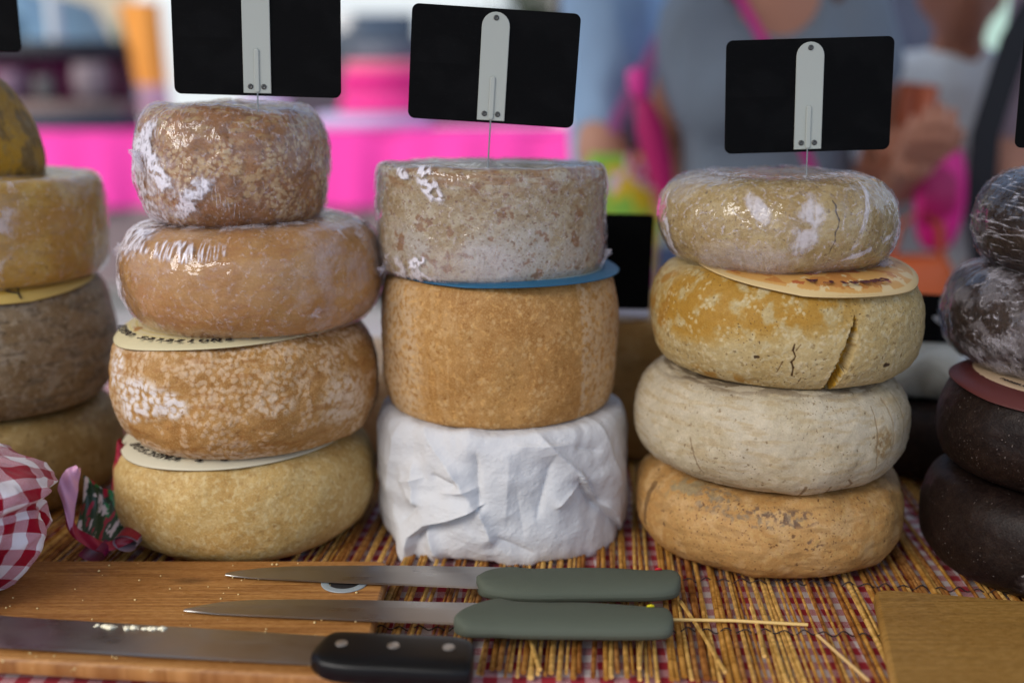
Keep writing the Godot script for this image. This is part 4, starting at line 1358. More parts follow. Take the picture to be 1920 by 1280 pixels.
	for i in 60:
		var f := rng.randf()
		var gap := 0.3 if f > 0.36 and f < 0.42 or f > 0.60 and f < 0.72 else 1.0
		var p := Vector3(-0.2810 + 0.0480 * f, y + 0.0008, -0.6748 + 0.0062 * f + rng.randfn(0, 0.0011))
		var w := rng.randf_range(0.0008, 0.0024) * gap
		var blob := turned([[w * 0.7, 0.0], [w, w * 0.25], [w * 0.7, w * 0.6], [w * 0.2, w * 0.8], [0.0, w * 0.8]], 7)
		st.append_from(blob, 0, Transform3D(Basis.from_scale(Vector3(rng.randf_range(0.8, 2.0), rng.randf_range(0.5, 1.0), 1)).rotated(Vector3.UP, rng.randfn(0, 0.4)), p))
	part("cheese_smear", st.commit(), smear, k)


# ---------------------------------------------------------------- napkin bundle and wrapper
func build_napkin() -> void:
	var root := thing("gingham_bundle", "bundle wrapped in a red and white gingham napkin, left end of the board", "napkin bundle", Vector3(-0.4340, T + 0.0192, -0.735))
	var m := mat(Color.WHITE, 0.9, 0.0, 0.25)
	m.albedo_texture = ImageTexture.create_from_image(weave(72, srgb(222, 216, 220), srgb(146, 10, 34), 90))
	m.uv1_scale = Vector3(1.0 / 0.0245, 1.0 / 0.0245, 1)
	m.rim_enabled = true
	m.rim = 0.25
	var prof := [[0.0, 0.0], [0.050, 0.001], [0.070, 0.014], [0.083, 0.034], [0.089, 0.056], [0.086, 0.068], [0.0985, 0.078], [0.088, 0.094], [0.050, 0.108], [0.0, 0.114]]
	var v := PackedVector3Array()
	var uv := PackedVector2Array()
	var nu := 180
	var nv := 90
	for j in nv + 1:
		var f := 9.0 * j / nv
		var q := mini(int(f), 8)
		var r := cubic_interpolate(prof[q][0], prof[q + 1][0], prof[maxi(q - 1, 0)][0], prof[mini(q + 2, 9)][0], f - q)
		var y := cubic_interpolate(prof[q][1], prof[q + 1][1], prof[maxi(q - 1, 0)][1], prof[mini(q + 2, 9)][1], f - q)
		var low := smoothstep(0.085, 0.02, y)
		for i in nu + 1:
			var a := TAU * i / nu
			var fold := (0.0150 * (absf(sin(a * 4.5 + 0.6 + y * 12.0)) - 0.6) + 0.0060 * sin(a * 13.0 + 2.0 - y * 25.0)) * (0.12 + low) * minf(1.0, r / 0.05)
			var crisp := 0.008 * maxf(0.0, crease.get_noise_3d(sin(a) * 0.06, y * 0.7, cos(a) * 0.06) - 0.1) * minf(1.0, r / 0.04)
			var p := Vector3(sin(a), 0, cos(a)) * (r + fold + crisp) * Vector3(1.0, 1, 0.85)
			p.y = y + 0.004 * lump.get_noise_3dv(p * 1.5) * minf(1.0, y / 0.02) + 0.010 * sin(a + 2.4) * smoothstep(0.05, 0.1, y)
			v.append(p)
			var l := 0.205 * (1.0 - float(j) / nv)
			uv.append(Vector2(sin(a), -cos(a)).rotated(0.5) * l + Vector2(0.51, 0.50))
	part("napkin", finish(v, uv, grid_idx(nu, nv), nu), m, root)


func sheet(pts: Array, nu: int, nv: int, bow: Vector3) -> ArrayMesh:   # a bowed sheet between two rows of points
	var lo := Curve3D.new()
	var hi := Curve3D.new()
	for side in 2:
		var c: Curve3D = lo if side == 0 else hi
		var row: Array = pts[side]
		for i in row.size():
			var t: Vector3 = (row[mini(i + 1, row.size() - 1)] - row[maxi(i - 1, 0)]) / 6.0
			c.add_point(row[i], -t, t)
	var n: int = pts[0].size() - 1
	return grid(nu, nv, func(u: float, t: float) -> Vector3:
		var k := mini(int(u * n), n - 1)
		return lo.sample(k, u * n - k).lerp(hi.sample(k, u * n - k), t) + bow * sin(t * PI) + Vector3(0.0007, 0.0006, 0.0009) * sin(u * 19.0 + t * 5.0))


func build_wrapper() -> void:
	var root := thing("torn_wrapper", "crumpled pink, red and green printed paper wrapper beside the gingham bundle", "paper wrapper", Vector3.ZERO)
	var im := Image.create(256, 160, false, Image.FORMAT_RGB8)
	var s1: PackedByteArray = bank[1]
	var s0: PackedByteArray = bank[0]
	for y in 160:
		for x in 256:
			var a: float = s1[(y / 2 + 30) * 1024 + x] / 255.0
			var b: float = s0[(y + 400) * 1024 + x] / 255.0
			var c := srgb(28, 116, 62)
			if b > 0.5 or x > 170:
				c = srgb(34, 58, 36)
			if a > 0.60:
				c = srgb(206, 186, 182)
			if a < 0.30:
				c = srgb(160, 24, 50)
			im.set_pixel(x, y, c)
	var printed := mat(Color.WHITE, 0.35, 0.0, 0.5)
	printed.albedo_texture = ImageTexture.create_from_image(im)
	printed.texture_repeat = false
	var pink := mat(srgb(216, 160, 192), 0.5)
	var red := mat(srgb(150, 22, 48), 0.4)
	var plum := mat(srgb(104, 14, 58), 0.4)
	for m in [printed, pink, red, plum]:
		m.cull_mode = BaseMaterial3D.CULL_DISABLED
	var z := -0.806
	var V := func(x: float, y: float, dz: float) -> Vector3: return Vector3(x, y, z + dz)
	# the printed inside, standing behind the rim
	part("printed_face", sheet([[V.call(-0.349, 0.880, -0.006), V.call(-0.338, 0.8765, -0.006), V.call(-0.322, 0.8735, -0.006), V.call(-0.306, 0.876, -0.008)], [V.call(-0.345, 0.922, -0.026), V.call(-0.334, 0.909, -0.032), V.call(-0.320, 0.902, -0.036), V.call(-0.308, 0.896, -0.034)]], 30, 12, Vector3(0, 0, -0.008)), printed, root)
	# the red rim that runs down and along the board
	part("red_rim", sheet([[V.call(-0.3515, 0.914, -0.006), V.call(-0.3520, 0.895, 0.0), V.call(-0.3465, 0.882, 0.004), V.call(-0.334, 0.874, 0.007), V.call(-0.320, 0.8705, 0.009), V.call(-0.306, 0.8735, 0.004), V.call(-0.294, 0.879, 0.0)], [V.call(-0.3430, 0.916, -0.010), V.call(-0.3465, 0.899, -0.004), V.call(-0.3430, 0.888, 0.0), V.call(-0.332, 0.881, 0.002), V.call(-0.320, 0.8765, 0.003), V.call(-0.306, 0.880, 0.0), V.call(-0.294, 0.8835, -0.004)]], 60, 5, Vector3(0, 0, 0.001)), red, root)
	# the pale back of the sheet where its top folds over
	part("plain_back", sheet([[V.call(-0.3525, 0.912, 0.001), V.call(-0.3545, 0.922, 0.002), V.call(-0.3490, 0.934, -0.001), V.call(-0.3415, 0.9375, -0.005)], [V.call(-0.3470, 0.884, 0.003), V.call(-0.3430, 0.906, -0.001), V.call(-0.3400, 0.924, -0.004), V.call(-0.3385, 0.9350, -0.007)]], 30, 8, Vector3(0.001, 0, 0.004)), pink, root)
	# rolled end: an open paper tube pointing at the viewer
	var roll := func(at: Vector3, rx: float, ry: float, deep: float, a0: float, a1: float) -> ArrayMesh:
		return grid(40, 8, func(u: float, t: float) -> Vector3:
			var a := lerpf(a0, a1, u)
			var s := 1.0 - 0.18 * u
			return at + Vector3(cos(a) * rx * s, sin(a) * ry * s, -deep * t + 0.003 * cos(a)))
	part("rolled_end", roll.call(V.call(-0.3030, 0.8772, 0.010), 0.0115, 0.0068, 0.036, 0.4, 6.4), mat(srgb(168, 146, 156), 0.5), root)
	part("rolled_end", roll.call(V.call(-0.3030, 0.8778, 0.0095), 0.0120, 0.0075, 0.036, 0.5, 2.6), red, root)
	part("curl", roll.call(V.call(-0.3270, 0.8715, 0.016), 0.0125, 0.0060, 0.020, -2.9, 1.2), plum, root)
	# the red tip against the cheese behind
	part("red_tip", sheet([[V.call(-0.334, 0.876, -0.040), V.call(-0.331, 0.905, -0.046), V.call(-0.3285, 0.925, -0.050), V.call(-0.325, 0.943, -0.052)], [V.call(-0.315, 0.874, -0.040), V.call(-0.3155, 0.905, -0.044), V.call(-0.3170, 0.928, -0.047), V.call(-0.322, 0.945, -0.052)]], 14, 6, Vector3(0, 0, 0.005)), red, root)


# ---------------------------------------------------------------- price signs
func price_sign(label: String, at: Vector3, roll: float, yaw: float, pin: float, w := 0.1255, h := 0.0835) -> Node3D:
	var root := thing("price_sign", label, "price sign", at, deg_to_rad(yaw), "black price signs seen from behind")
	root.rotation_degrees.z = roll
	var upright := func(mesh: ArrayMesh, m: Material, nm: String, p: Vector3, host: Node) -> MeshInstance3D:
		var o := part(nm, mesh, m, host, p)
		o.rotation_degrees.x = 90.0
		return o
	upright.call(slab(round_rect(w, h, 0.0052), -0.0008, 0.0008, 0.0003), M.sign_black, "plate", Vector3(0, pin + h / 2, 0), root)
	# the pale spine that holds the pin
	var spine := PackedVector2Array()
	var sw := 0.0104
	for p in [[-sw, h / 2 - 0.002], [sw, h / 2 - 0.002]]:
		spine.append(Vector2(p[0], p[1]))
	for s in 13:
		var a := PI * s / 12.0
		spine.append(Vector2(sw * cos(a), -h / 2 + 0.0025 + sw - sw * sin(a)))
	var sp: MeshInstance3D = upright.call(slab(spine, 0.0009, 0.0021, 0.0004), M.sign_spine, "spine", Vector3(0, pin + h / 2, 0), root)
	var rivet := turned([[0.0, 0.0], [0.0021, 0.0], [0.0020, 0.0006], [0.0012, 0.0009], [0.0010, 0.0005], [0.0, 0.0005]], 16)
	for p in [[-0.0050, h / 2 - 0.0068], [0.0050, h / 2 - 0.0068], [0.0, -h / 2 + 0.0068]]:
		part("rivet", rivet, M.sign_rivet, sp, Vector3(p[0], 0.0020, p[1]))
	part("pin_sleeve", slab(round_rect(0.0040, 0.032, 0.0018), 0.0020, 0.0032, 0.0007), M.sign_spine, sp, Vector3(0.0, 0, h / 2 - 0.0185))
	part("pin", tube([Vector3(0, -0.03, 0.0012), Vector3(0, pin + 0.012, 0.0014)], 0.0006, 8), M.sign_pin, root)
	return root


func build_signs() -> void:
	M.sign_black = mat(Color.WHITE, 0.6, 0.0, 0.18)
	var im := Image.create(512, 360, false, Image.FORMAT_RGB8)
	var haze: PackedByteArray = bank[0]
	var scuff: PackedByteArray = bank[11]
	var speck: PackedByteArray = bank[3]
	for y in 360:
		for x in 512:
			var v: float = 8.0 + smoothstep(0.4, 0.8, haze[(y + 300) * 1024 + x] / 255.0) * 5.0
			if scuff[(y * 2 + 100) * 1024 + x] > 228:
				v += 9.0
			if speck[y * 1024 + x] > 246:
				v += 40.0
			im.set_pixel(x, y, srgb(v, v, v + 1.0))
	M.sign_black.albedo_texture = ImageTexture.create_from_image(im)
	M.sign_black.uv1_scale = Vector3(1.0 / 0.16, 1.0 / 0.11, 1)
	M.sign_spine = mat(srgb(176, 180, 172), 0.5, 0.0, 0.4)
	M.sign_rivet = mat(srgb(84, 84, 82), 0.4, 0.7)
	M.sign_pin = mat(srgb(150, 154, 154), 0.3, 0.9)
	price_sign("black price sign pinned into the small brown film wrapped cheese", Vector3(-0.1920, 1.2070, -0.845), -1.6, 0.0, 0.0120)
	price_sign("black price sign pinned into the grey beige drum, rolled slightly clockwise", Vector3(-0.0186, 1.1640, -0.845), -3.6, 0.0, 0.0350)
	price_sign("black price sign pinned into the olive tan cheese, rolled slightly the other way", Vector3(0.2256, 1.1560, -0.845), 1.6, 0.0, 0.0215)
	price_sign("black price sign cut off by the picture's left border", Vector3(-0.4735, 1.2190, -0.945), 0.0, 2.0, 0.0350)
	price_sign("black price sign cut off by the picture's right border", Vector3(0.4330, 1.1520, -0.815), 1.0, 0.0, 0.0310)
	# the one in the back row: its face turned round, a white clip along its foot
	var root := thing("price_sign", "black sign with a white foot clip standing half hidden between the middle stacks", "price sign", Vector3(0.085, 1.0015, -1.055), 0.0, "black price signs seen from behind")
	root.rotation_degrees.z = -1.2
	var o := part("plate", slab(round_rect(0.1, 0.094, 0.004), -0.0008, 0.0008, 0.0003), M.sign_black, root, Vector3(0, 0.058, 0))
	o.rotation_degrees.x = 90.0
	part("foot_clip", box(0.098, 0.0085, 0.010, 0.002), mat(srgb(232, 228, 240), 0.3), root, Vector3(0, 0.003, 0))
	# behind the cracked wheel: a pale sign spine leaning, and a plastic bag
	root = thing("price_sign", "narrow pale spined sign leaning in the gap before the dark stack", "price sign", Vector3(0.4010, 0.9150, -1.030), deg_to_rad(72.0))
	root.rotation_degrees.z = -12.0
	part("plate", box(0.004, 0.115, 0.085, 0.0008), M.sign_black, root, Vector3(-0.003, 0, 0))
	part("spine", box(0.016, 0.110, 0.021, 0.002), mat(srgb(196, 190, 160), 0.5), root, Vector3(0.008, 0, 0))
	var bag := thing("plastic_bag", "crumpled whitish plastic bag of cheese pieces behind the grey white wheel", "plastic bag", Vector3(0.425, 0.927, -1.045))
	var bag_shape := func(u: float, t: float) -> Vector3:
		var a := TAU * u
		var q := PI * t
		var r := 0.055 * pow(sin(q), 0.6) * (1.0 + 0.10 * sin(a * 5.0 + t * 4.0) + 0.06 * sin(a * 9.0 - t * 7.0))
		return Vector3(sin(a) * r * 1.1, 0.028 - 0.028 * cos(q), cos(a) * r * 0.75)
	part("film_bag", grid(48, 20, bag_shape, true), mat(srgb(206, 208, 200), 0.3), bag)
	part("knot", turned([[0.004, 0.0], [0.012, 0.010], [0.005, 0.016], [0.016, 0.030], [0.0, 0.034]], 10), mat(srgb(206, 208, 214), 0.3), bag, Vector3(0, 0.050, 0))


# ---------------------------------------------------------------- people
var folk: Array = []


func lerp3(a: Vector3, b: Vector3, t: float) -> Vector3:
	return a.lerp(b, t)


# Joints in the person's own axes: feet at the origin, facing +z, left arm at +x. arms: [elbow, wrist] per side
func plan_person(spec: Dictionary) -> void:
	var k: float = spec.tall / 1.70
	var J := func(x: float, y: float, z: float) -> Vector3: return Vector3(x, y, z) * k
	var wide: float = spec.get("wide", 1.0)
	var B := []       # skin
	var shirt := []
	var legs := []
	var lean: float = spec.get("lean", 0.0)
	var L := func(p: Vector3) -> Vector3: return Vector3(p.x, p.y, p.z + lean * maxf(0.0, p.y - 0.95 * k))
	var torso := [
		[J.call(-0.08 * wide, 0.95, 0), J.call(0.08 * wide, 0.95, 0), 0.115 * k, 0.115 * k, 0.85], [J.call(-0.055 * wide, 1.10, 0), J.call(0.055 * wide, 1.10, 0), 0.100 * k, 0.100 * k, 0.85],
		[J.call(-0.075 * wide, 1.26, 0), J.call(0.075 * wide, 1.26, 0), 0.115 * k, 0.115 * k, 0.85], [J.call(-0.13 * wide, 1.385, -0.01), J.call(0.13 * wide, 1.385, -0.01), 0.066 * k, 0.066 * k],
		[J.call(0, 1.0, 0), J.call(0, 1.38, -0.005), 0.10 * k, 0.075 * k, 0.85]]
	if spec.get("bust", false):
		for s in [-1, 1]:
			torso.append([J.call(0.068 * s * wide, 1.245, 0.072), J.call(0.062 * s * wide, 1.265, 0.06), 0.062 * k, 0.05 * k])
	for b in torso:
		b[0] = L.call(b[0])
		b[1] = L.call(b[1])
	B.append_array(torso)
	var neck: Vector3 = L.call(J.call(0, 1.41, -0.01))
	var chin: Vector3 = L.call(J.call(0, 1.52, 0.015))
	var crown: Vector3 = L.call(J.call(0, 1.62, 0.005))
	B.append([neck, chin, 0.056 * k, 0.050 * k])
	var head := [[crown - Vector3(0, 0.012, 0.008) * k, crown + Vector3(0, 0.012, -0.012) * k, 0.080 * k, 0.076 * k, 1.08], [chin + Vector3(0, 0.012, 0.040) * k, crown + Vector3(0, -0.03, 0.02) * k, 0.038 * k, 0.068 * k],
		[crown + Vector3(0, -0.002, 0.082) * k, crown + Vector3(0, -0.042, 0.100) * k, 0.008 * k, 0.013 * k]]
	for s in [-1, 1]:
		head.append([crown + Vector3(0.077 * s, 0.0, -0.005) * k, crown + Vector3(0.074 * s, -0.045, 0.0) * k, 0.014 * k, 0.010 * k])
	B.append_array(head)
	var tank: bool = spec.get("top_name", "") == "tank_top"
	for q in torso.size():
		var b: Array = torso[q]
		if tank and q in [3, 4]:
			continue
		shirt.append([b[0], b[1], b[2] + 0.014, b[3] + 0.014, b[4] if b.size() > 4 else 1.0])
	var hands := []
	if tank:
		for s in [-1, 1]:
			shirt.append([L.call(J.call(0.10 * s * wide, 1.28, 0.0)), L.call(J.call(0.115 * s * wide, 1.40, -0.01)), 0.085 * k, 0.068 * k, 0.9])
	for s in [-1, 1]:
		var sh: Vector3 = L.call(J.call(0.168 * s * wide, 1.375, -0.01))
		var arm: Array = spec.arms[0] if s < 0 else spec.arms[1]
		var el: Vector3 = arm[0]
		var wr: Vector3 = arm[1]
		B.append([sh, el, 0.050 * k, 0.040 * k])
		B.append([el, wr, 0.041 * k, 0.027 * k])
		var cut: float = spec.get("sleeve", 0.55)
		if cut > 0.0:
			shirt.append([sh, sh.lerp(el, minf(cut, 1.0)), 0.064 * k, 0.056 * k])
			if cut > 1.0:
				shirt.append([el, el.lerp(wr, cut - 1.0), 0.056 * k, 0.044 * k])
		var dir := (wr - el).normalized()
		var bend: Vector3 = arm[2] if arm.size() > 2 else Vector3(0, 0, 1)
		hands.append([wr, dir, bend, s])
		B.append([wr, wr + dir * 0.03 * k, 0.026 * k, 0.024 * k])
		var hip: Vector3 = J.call(0.092 * s * wide, 0.92, 0)
		var knee: Vector3 = J.call(0.10 * s, 0.50, 0.015)
		var ankle: Vector3 = J.call(0.10 * s, 0.085, -0.02)
		B.append([hip, knee, 0.092 * k, 0.060 * k])
		B.append([knee, ankle, 0.058 * k, 0.038 * k])
		B.append([ankle, J.call(0.115 * s, 0.035, 0.12), 0.038 * k, 0.030 * k])
		legs.append([hip, knee, 0.105 * k, 0.074 * k])
		legs.append([knee, J.call(0.10 * s, 0.12, -0.015), 0.074 * k, 0.062 * k])
	legs.append([J.call(-0.08 * wide, 0.93, 0), J.call(0.08 * wide, 0.93, 0), 0.128 * k, 0.128 * k, 0.88])
	spec.k = k
	spec.crown = crown
	spec.jobs = {}
	for q in [["skin", B, 0.016, 0.045], ["shirt", shirt, 0.016, 0.05], ["trousers", legs, 0.018, 0.03]]:
		var job := {"bones": q[1], "cell": q[2], "k": q[3]}
		spec.jobs[q[0]] = job
		jobs.append([body, job])
	for h in hands.size():
		var hb := hand_bones(hands[h][0], hands[h][1], hands[h][2], hands[h][3], k, spec.get("curl", [0.5, 0.5])[h])
		var job := {"bones": hb, "cell": 0.0045, "k": 0.008}
		spec.jobs["hand%d" % h] = job
		jobs.append([body, job])
	var hair := []
	for q in spec.hair:
		hair.append([crown + q[0] * k, crown + q[1] * k, q[2] * k, q[3] * k])
	var hj := {"bones": hair, "cell": 0.012, "k": 0.03}
	spec.jobs["hair"] = hj
	jobs.append([body, hj])
	folk.append(spec)


# wrist, direction of the palm, which way the fingers close, side
func hand_bones(w: Vector3, d: Vector3, bend: Vector3, s: int, k: float, curl: float) -> Array:
	bend = (bend - d * bend.dot(d)).normalized()
	var side := d.cross(bend).normalized() * s
	var o := []
	for i in 4:
		var f := (i - 1.5) * 0.019 * k
		o.append([w + side * f * 0.45, w + d * 0.085 * k + side * f, 0.013 * k, 0.0105 * k])
		var base := w + d * 0.085 * k + side * f
		var lens: Array = [[0.042, 0.026, 0.020], [0.047, 0.030, 0.022], [0.043, 0.028, 0.021], [0.034, 0.020, 0.018]][3 - i if s < 0 else i]
		var a := curl * 0.6
		for j in 3:
			var dir := d * cos(a) + bend * sin(a)
			var tip: Vector3 = base + dir * lens[j] * k
			o.append([base, tip, (0.0100 - 0.0010 * j) * k, (0.0094 - 0.0012 * j) * k])
			base = tip
			a += curl * 0.9
	var tb := w + d * 0.028 * k - side * 0.026 * k
	var t1 := tb + (d * 0.75 - side * 0.55 + bend * 0.35).normalized() * 0.042 * k
	var t2 := t1 + (d * 0.85 - side * 0.15 + bend * (0.3 + curl * 0.4)).normalized() * 0.032 * k
	o.append([w + d * 0.02 * k, tb, 0.015 * k, 0.014 * k])
	o.append([tb, t1, 0.014 * k, 0.011 * k])
	o.append([t1, t2, 0.011 * k, 0.0085 * k])
	return o


func build_people() -> void:
	for s in folk:
		var root := thing("person", s.label, "person", s.at, deg_to_rad(s.yaw))
		var skin := mat(s.skin, 0.55, 0.0, 0.4)
		skin.subsurf_scatter_enabled = false
		var b := part("body", body_mesh(s.jobs.skin), skin, root)
		part("hand", body_mesh(s.jobs.hand0), skin, root)
		part("hand", body_mesh(s.jobs.hand1), skin, root)
		var cloth := mat(s.shirt, 0.9, 0.0, 0.25)
		cloth.rim_enabled = true
		cloth.rim = 0.2
		for q in ["shirt", "trousers"]:   # creases in the cloth
			var v: PackedVector3Array = s.jobs[q].v
			for i in v.size():
				var p := v[i] * Vector3(1.0, 0.55, 1.0) * 0.5
				v[i] += Vector3(lump.get_noise_3dv(p), 0.0, lump.get_noise_3dv(p + Vector3(5, 0, 2)) + 0.5 * crease.get_noise_3dv(p * 0.5)) * 0.012
			s.jobs[q].v = v
		part(s.get("top_name", "shirt"), body_mesh(s.jobs.shirt), cloth, root)
		part("trousers", body_mesh(s.jobs.trousers), mat(s.trousers, 0.9, 0.0, 0.25), root)
		part("hair", body_mesh(s.jobs.hair), mat(s.hair_color, 0.5, 0.0, 0.4), root)
		for e in [-1, 1]:
			part("shoe", loft(shoe_rings(s.k, e)), mat(srgb(60, 56, 56), 0.6), root)
			var eye := SphereMesh.new()
			eye.radius = 0.012 * s.k
			eye.height = 0.024 * s.k
			eye.radial_segments = 16
			eye.rings = 8
			var eb := part("eye", eye, mat(srgb(235, 230, 225), 0.2), root, s.crown + Vector3(0.031 * e, -0.004, 0.066) * s.k)
			var iris := SphereMesh.new()
			iris.radius = 0.0062 * s.k
			iris.height = 0.0124 * s.k
			part("iris", iris, mat(srgb(60, 40, 26), 0.2), eb, Vector3(0, 0, 0.0075 * s.k))
		var lip := SphereMesh.new()
		lip.radius = 0.02 * s.k
		lip.height = 0.014 * s.k
		part("mouth", lip, mat(srgb(160, 84, 78), 0.5), root, s.crown + Vector3(0, -0.078, 0.066) * s.k)
		if s.has("strap"):
			part("shoulder_strap", ribbon(s.strap[0], s.strap[1]), mat(s.strap[2], 0.7), b)


func shoe_rings(k: float, e: int) -> Array:
	var rings := []
	for q in [[-0.075, 0.028, 0.05], [-0.06, 0.038, 0.075], [0.0, 0.042, 0.085], [0.08, 0.048, 0.06], [0.14, 0.044, 0.045], [0.17, 0.022, 0.03]]:
		var ring := []
		for i in 14:
			var a := TAU * i / 14
			ring.append(Vector3(0.108 * e * k + cos(a) * q[1] * k, maxf(0.003, (q[2] / 2 + q[2] / 2 * sin(a)) * k), q[0] * k))
		ring.reverse()
		rings.append(ring)
	return rings


func ribbon(pts: Array, width: float) -> ArrayMesh:   # a flat strap with thickness
	var rings := []
	for i in pts.size():
		var d: Vector3 = (pts[mini(i + 1, pts.size() - 1)] - pts[maxi(i - 1, 0)]).normalized()
		var x := d.cross(Vector3(0.1, 0.2, 1)).normalized() * width / 2
		var n := d.cross(x).normalized() * 0.003
		rings.append([pts[i] - x - n, pts[i] + x - n, pts[i] + x + n, pts[i] - x + n])
	return loft(rings)


func plan_people() -> void:
	var short_hair := [[Vector3(0, 0.03, -0.02), Vector3(0, 0.0, -0.05), 0.085, 0.075], [Vector3(-0.05, 0.03, 0.0), Vector3(-0.06, -0.04, -0.03), 0.045, 0.03], [Vector3(0.05, 0.03, 0.0), Vector3(0.06, -0.04, -0.03), 0.045, 0.03]]
	var long_hair := short_hair + [[Vector3(0, 0.0, -0.06), Vector3(0, -0.30, -0.10), 0.08, 0.06], [Vector3(-0.07, 0.0, -0.02), Vector3(-0.10, -0.28, -0.03), 0.045, 0.04], [Vector3(0.07, 0.0, -0.02), Vector3(0.10, -0.28, -0.03), 0.045, 0.04]]
	plan_person({"label": "person in a light blue grey T-shirt standing sideways with a pink strapped bag", "at": Vector3(0.238, 0, -2.40), "yaw": 70.0, "wide": 1.08, "tall": 1.70,
		"arms": [[Vector3(-0.235, 1.10, 0.02), Vector3(-0.19, 0.93, 0.20), Vector3(0, 1, 0)], [Vector3(0.225, 1.09, -0.02), Vector3(0.20, 1.02, 0.21), Vector3(0, 1, 0)]],
		"skin": srgb(198, 146, 120), "shirt": srgb(156, 184, 212), "trousers": srgb(128, 150, 186), "hair": long_hair, "hair_color": srgb(60, 44, 34), "sleeve": 0.74})
	plan_person({"label": "person in a grey blue sleeveless top leaning over the cheeses, one hand reaching out", "at": Vector3(0.476, 0, -2.10), "yaw": -4.0, "tall": 1.66, "wide": 0.88, "bust": true, "lean": 0.18,
		"arms": [[Vector3(-0.185, 1.10, -0.10), Vector3(-0.13, 0.90, -0.02), Vector3(0, 0, 1)], [Vector3(0.235, 1.06, 0.06), Vector3(0.215, 1.105, 0.235), Vector3(0, 1, 0.2)]],
		"skin": srgb(190, 134, 108), "shirt": srgb(122, 132, 142), "trousers": srgb(60, 72, 100), "hair": long_hair, "hair_color": srgb(96, 58, 34), "sleeve": 0.30, "top_name": "tank_top",
		"strap": [[Vector3(-0.085, 1.42, -0.02), Vector3(-0.09, 1.40, 0.12), Vector3(-0.04, 1.30, 0.205), Vector3(0.02, 1.16, 0.20), Vector3(0.09, 1.02, 0.16)], 0.016, srgb(196, 44, 130)]})
	plan_person({"label": "person in a dark grey T-shirt standing farther back behind the others", "at": Vector3(0.98, 0, -2.95), "yaw": 15.0, "tall": 1.76,
		"arms": [[Vector3(-0.25, 1.12, 0.0), Vector3(-0.22, 0.90, 0.12)], [Vector3(0.25, 1.12, 0.0), Vector3(0.24, 0.90, 0.12)]],
		"skin": srgb(196, 146, 122), "shirt": srgb(84, 88, 104), "trousers": srgb(48, 66, 108), "hair": short_hair, "hair_color": srgb(50, 38, 32), "sleeve": 0.8})
	plan_person({"label": "small brown haired person in a white top holding up a rust brown wallet", "at": Vector3(0.905, 0, -2.30), "yaw": -12.0, "tall": 1.50, "wide": 0.92,
		"arms": [[Vector3(-0.20, 0.98, 0.12), Vector3(-0.165, 1.06, 0.32), Vector3(0, 1, 0.3)], [Vector3(0.205, 0.98, 0.06), Vector3(0.06, 0.90, 0.24), Vector3(0, 0, 1)]], "curl": [0.9, 0.6],
		"skin": srgb(172, 114, 88), "shirt": srgb(232, 238, 238), "trousers": srgb(130, 168, 212), "hair": short_hair, "hair_color": srgb(74, 54, 42), "sleeve": 0.55})
	plan_person({"label": "person with a black shoulder strap over a mauve grey top near the picture's right border", "at": Vector3(1.130, 0, -2.02), "yaw": -8.0, "tall": 1.68, "bust": true,
		"arms": [[Vector3(-0.225, 1.09, 0.02), Vector3(-0.19, 0.93, 0.18), Vector3(0, 0, 1)], [Vector3(0.24, 1.08, 0.02), Vector3(0.17, 1.02, 0.24), Vector3(0, 0, 1)]],
		"skin": srgb(190, 136, 112), "shirt": srgb(160, 142, 150), "trousers": srgb(136, 170, 210), "hair": long_hair, "hair_color": srgb(24, 20, 22), "sleeve": 0.75,
		"strap": [[Vector3(-0.13, 1.45, 0.0), Vector3(-0.19, 1.41, 0.07), Vector3(-0.25, 1.30, 0.10), Vector3(-0.285, 1.14, 0.105), Vector3(-0.28, 1.00, 0.10), Vector3(-0.25, 0.88, 0.08)], 0.050, srgb(22, 24, 30)]})


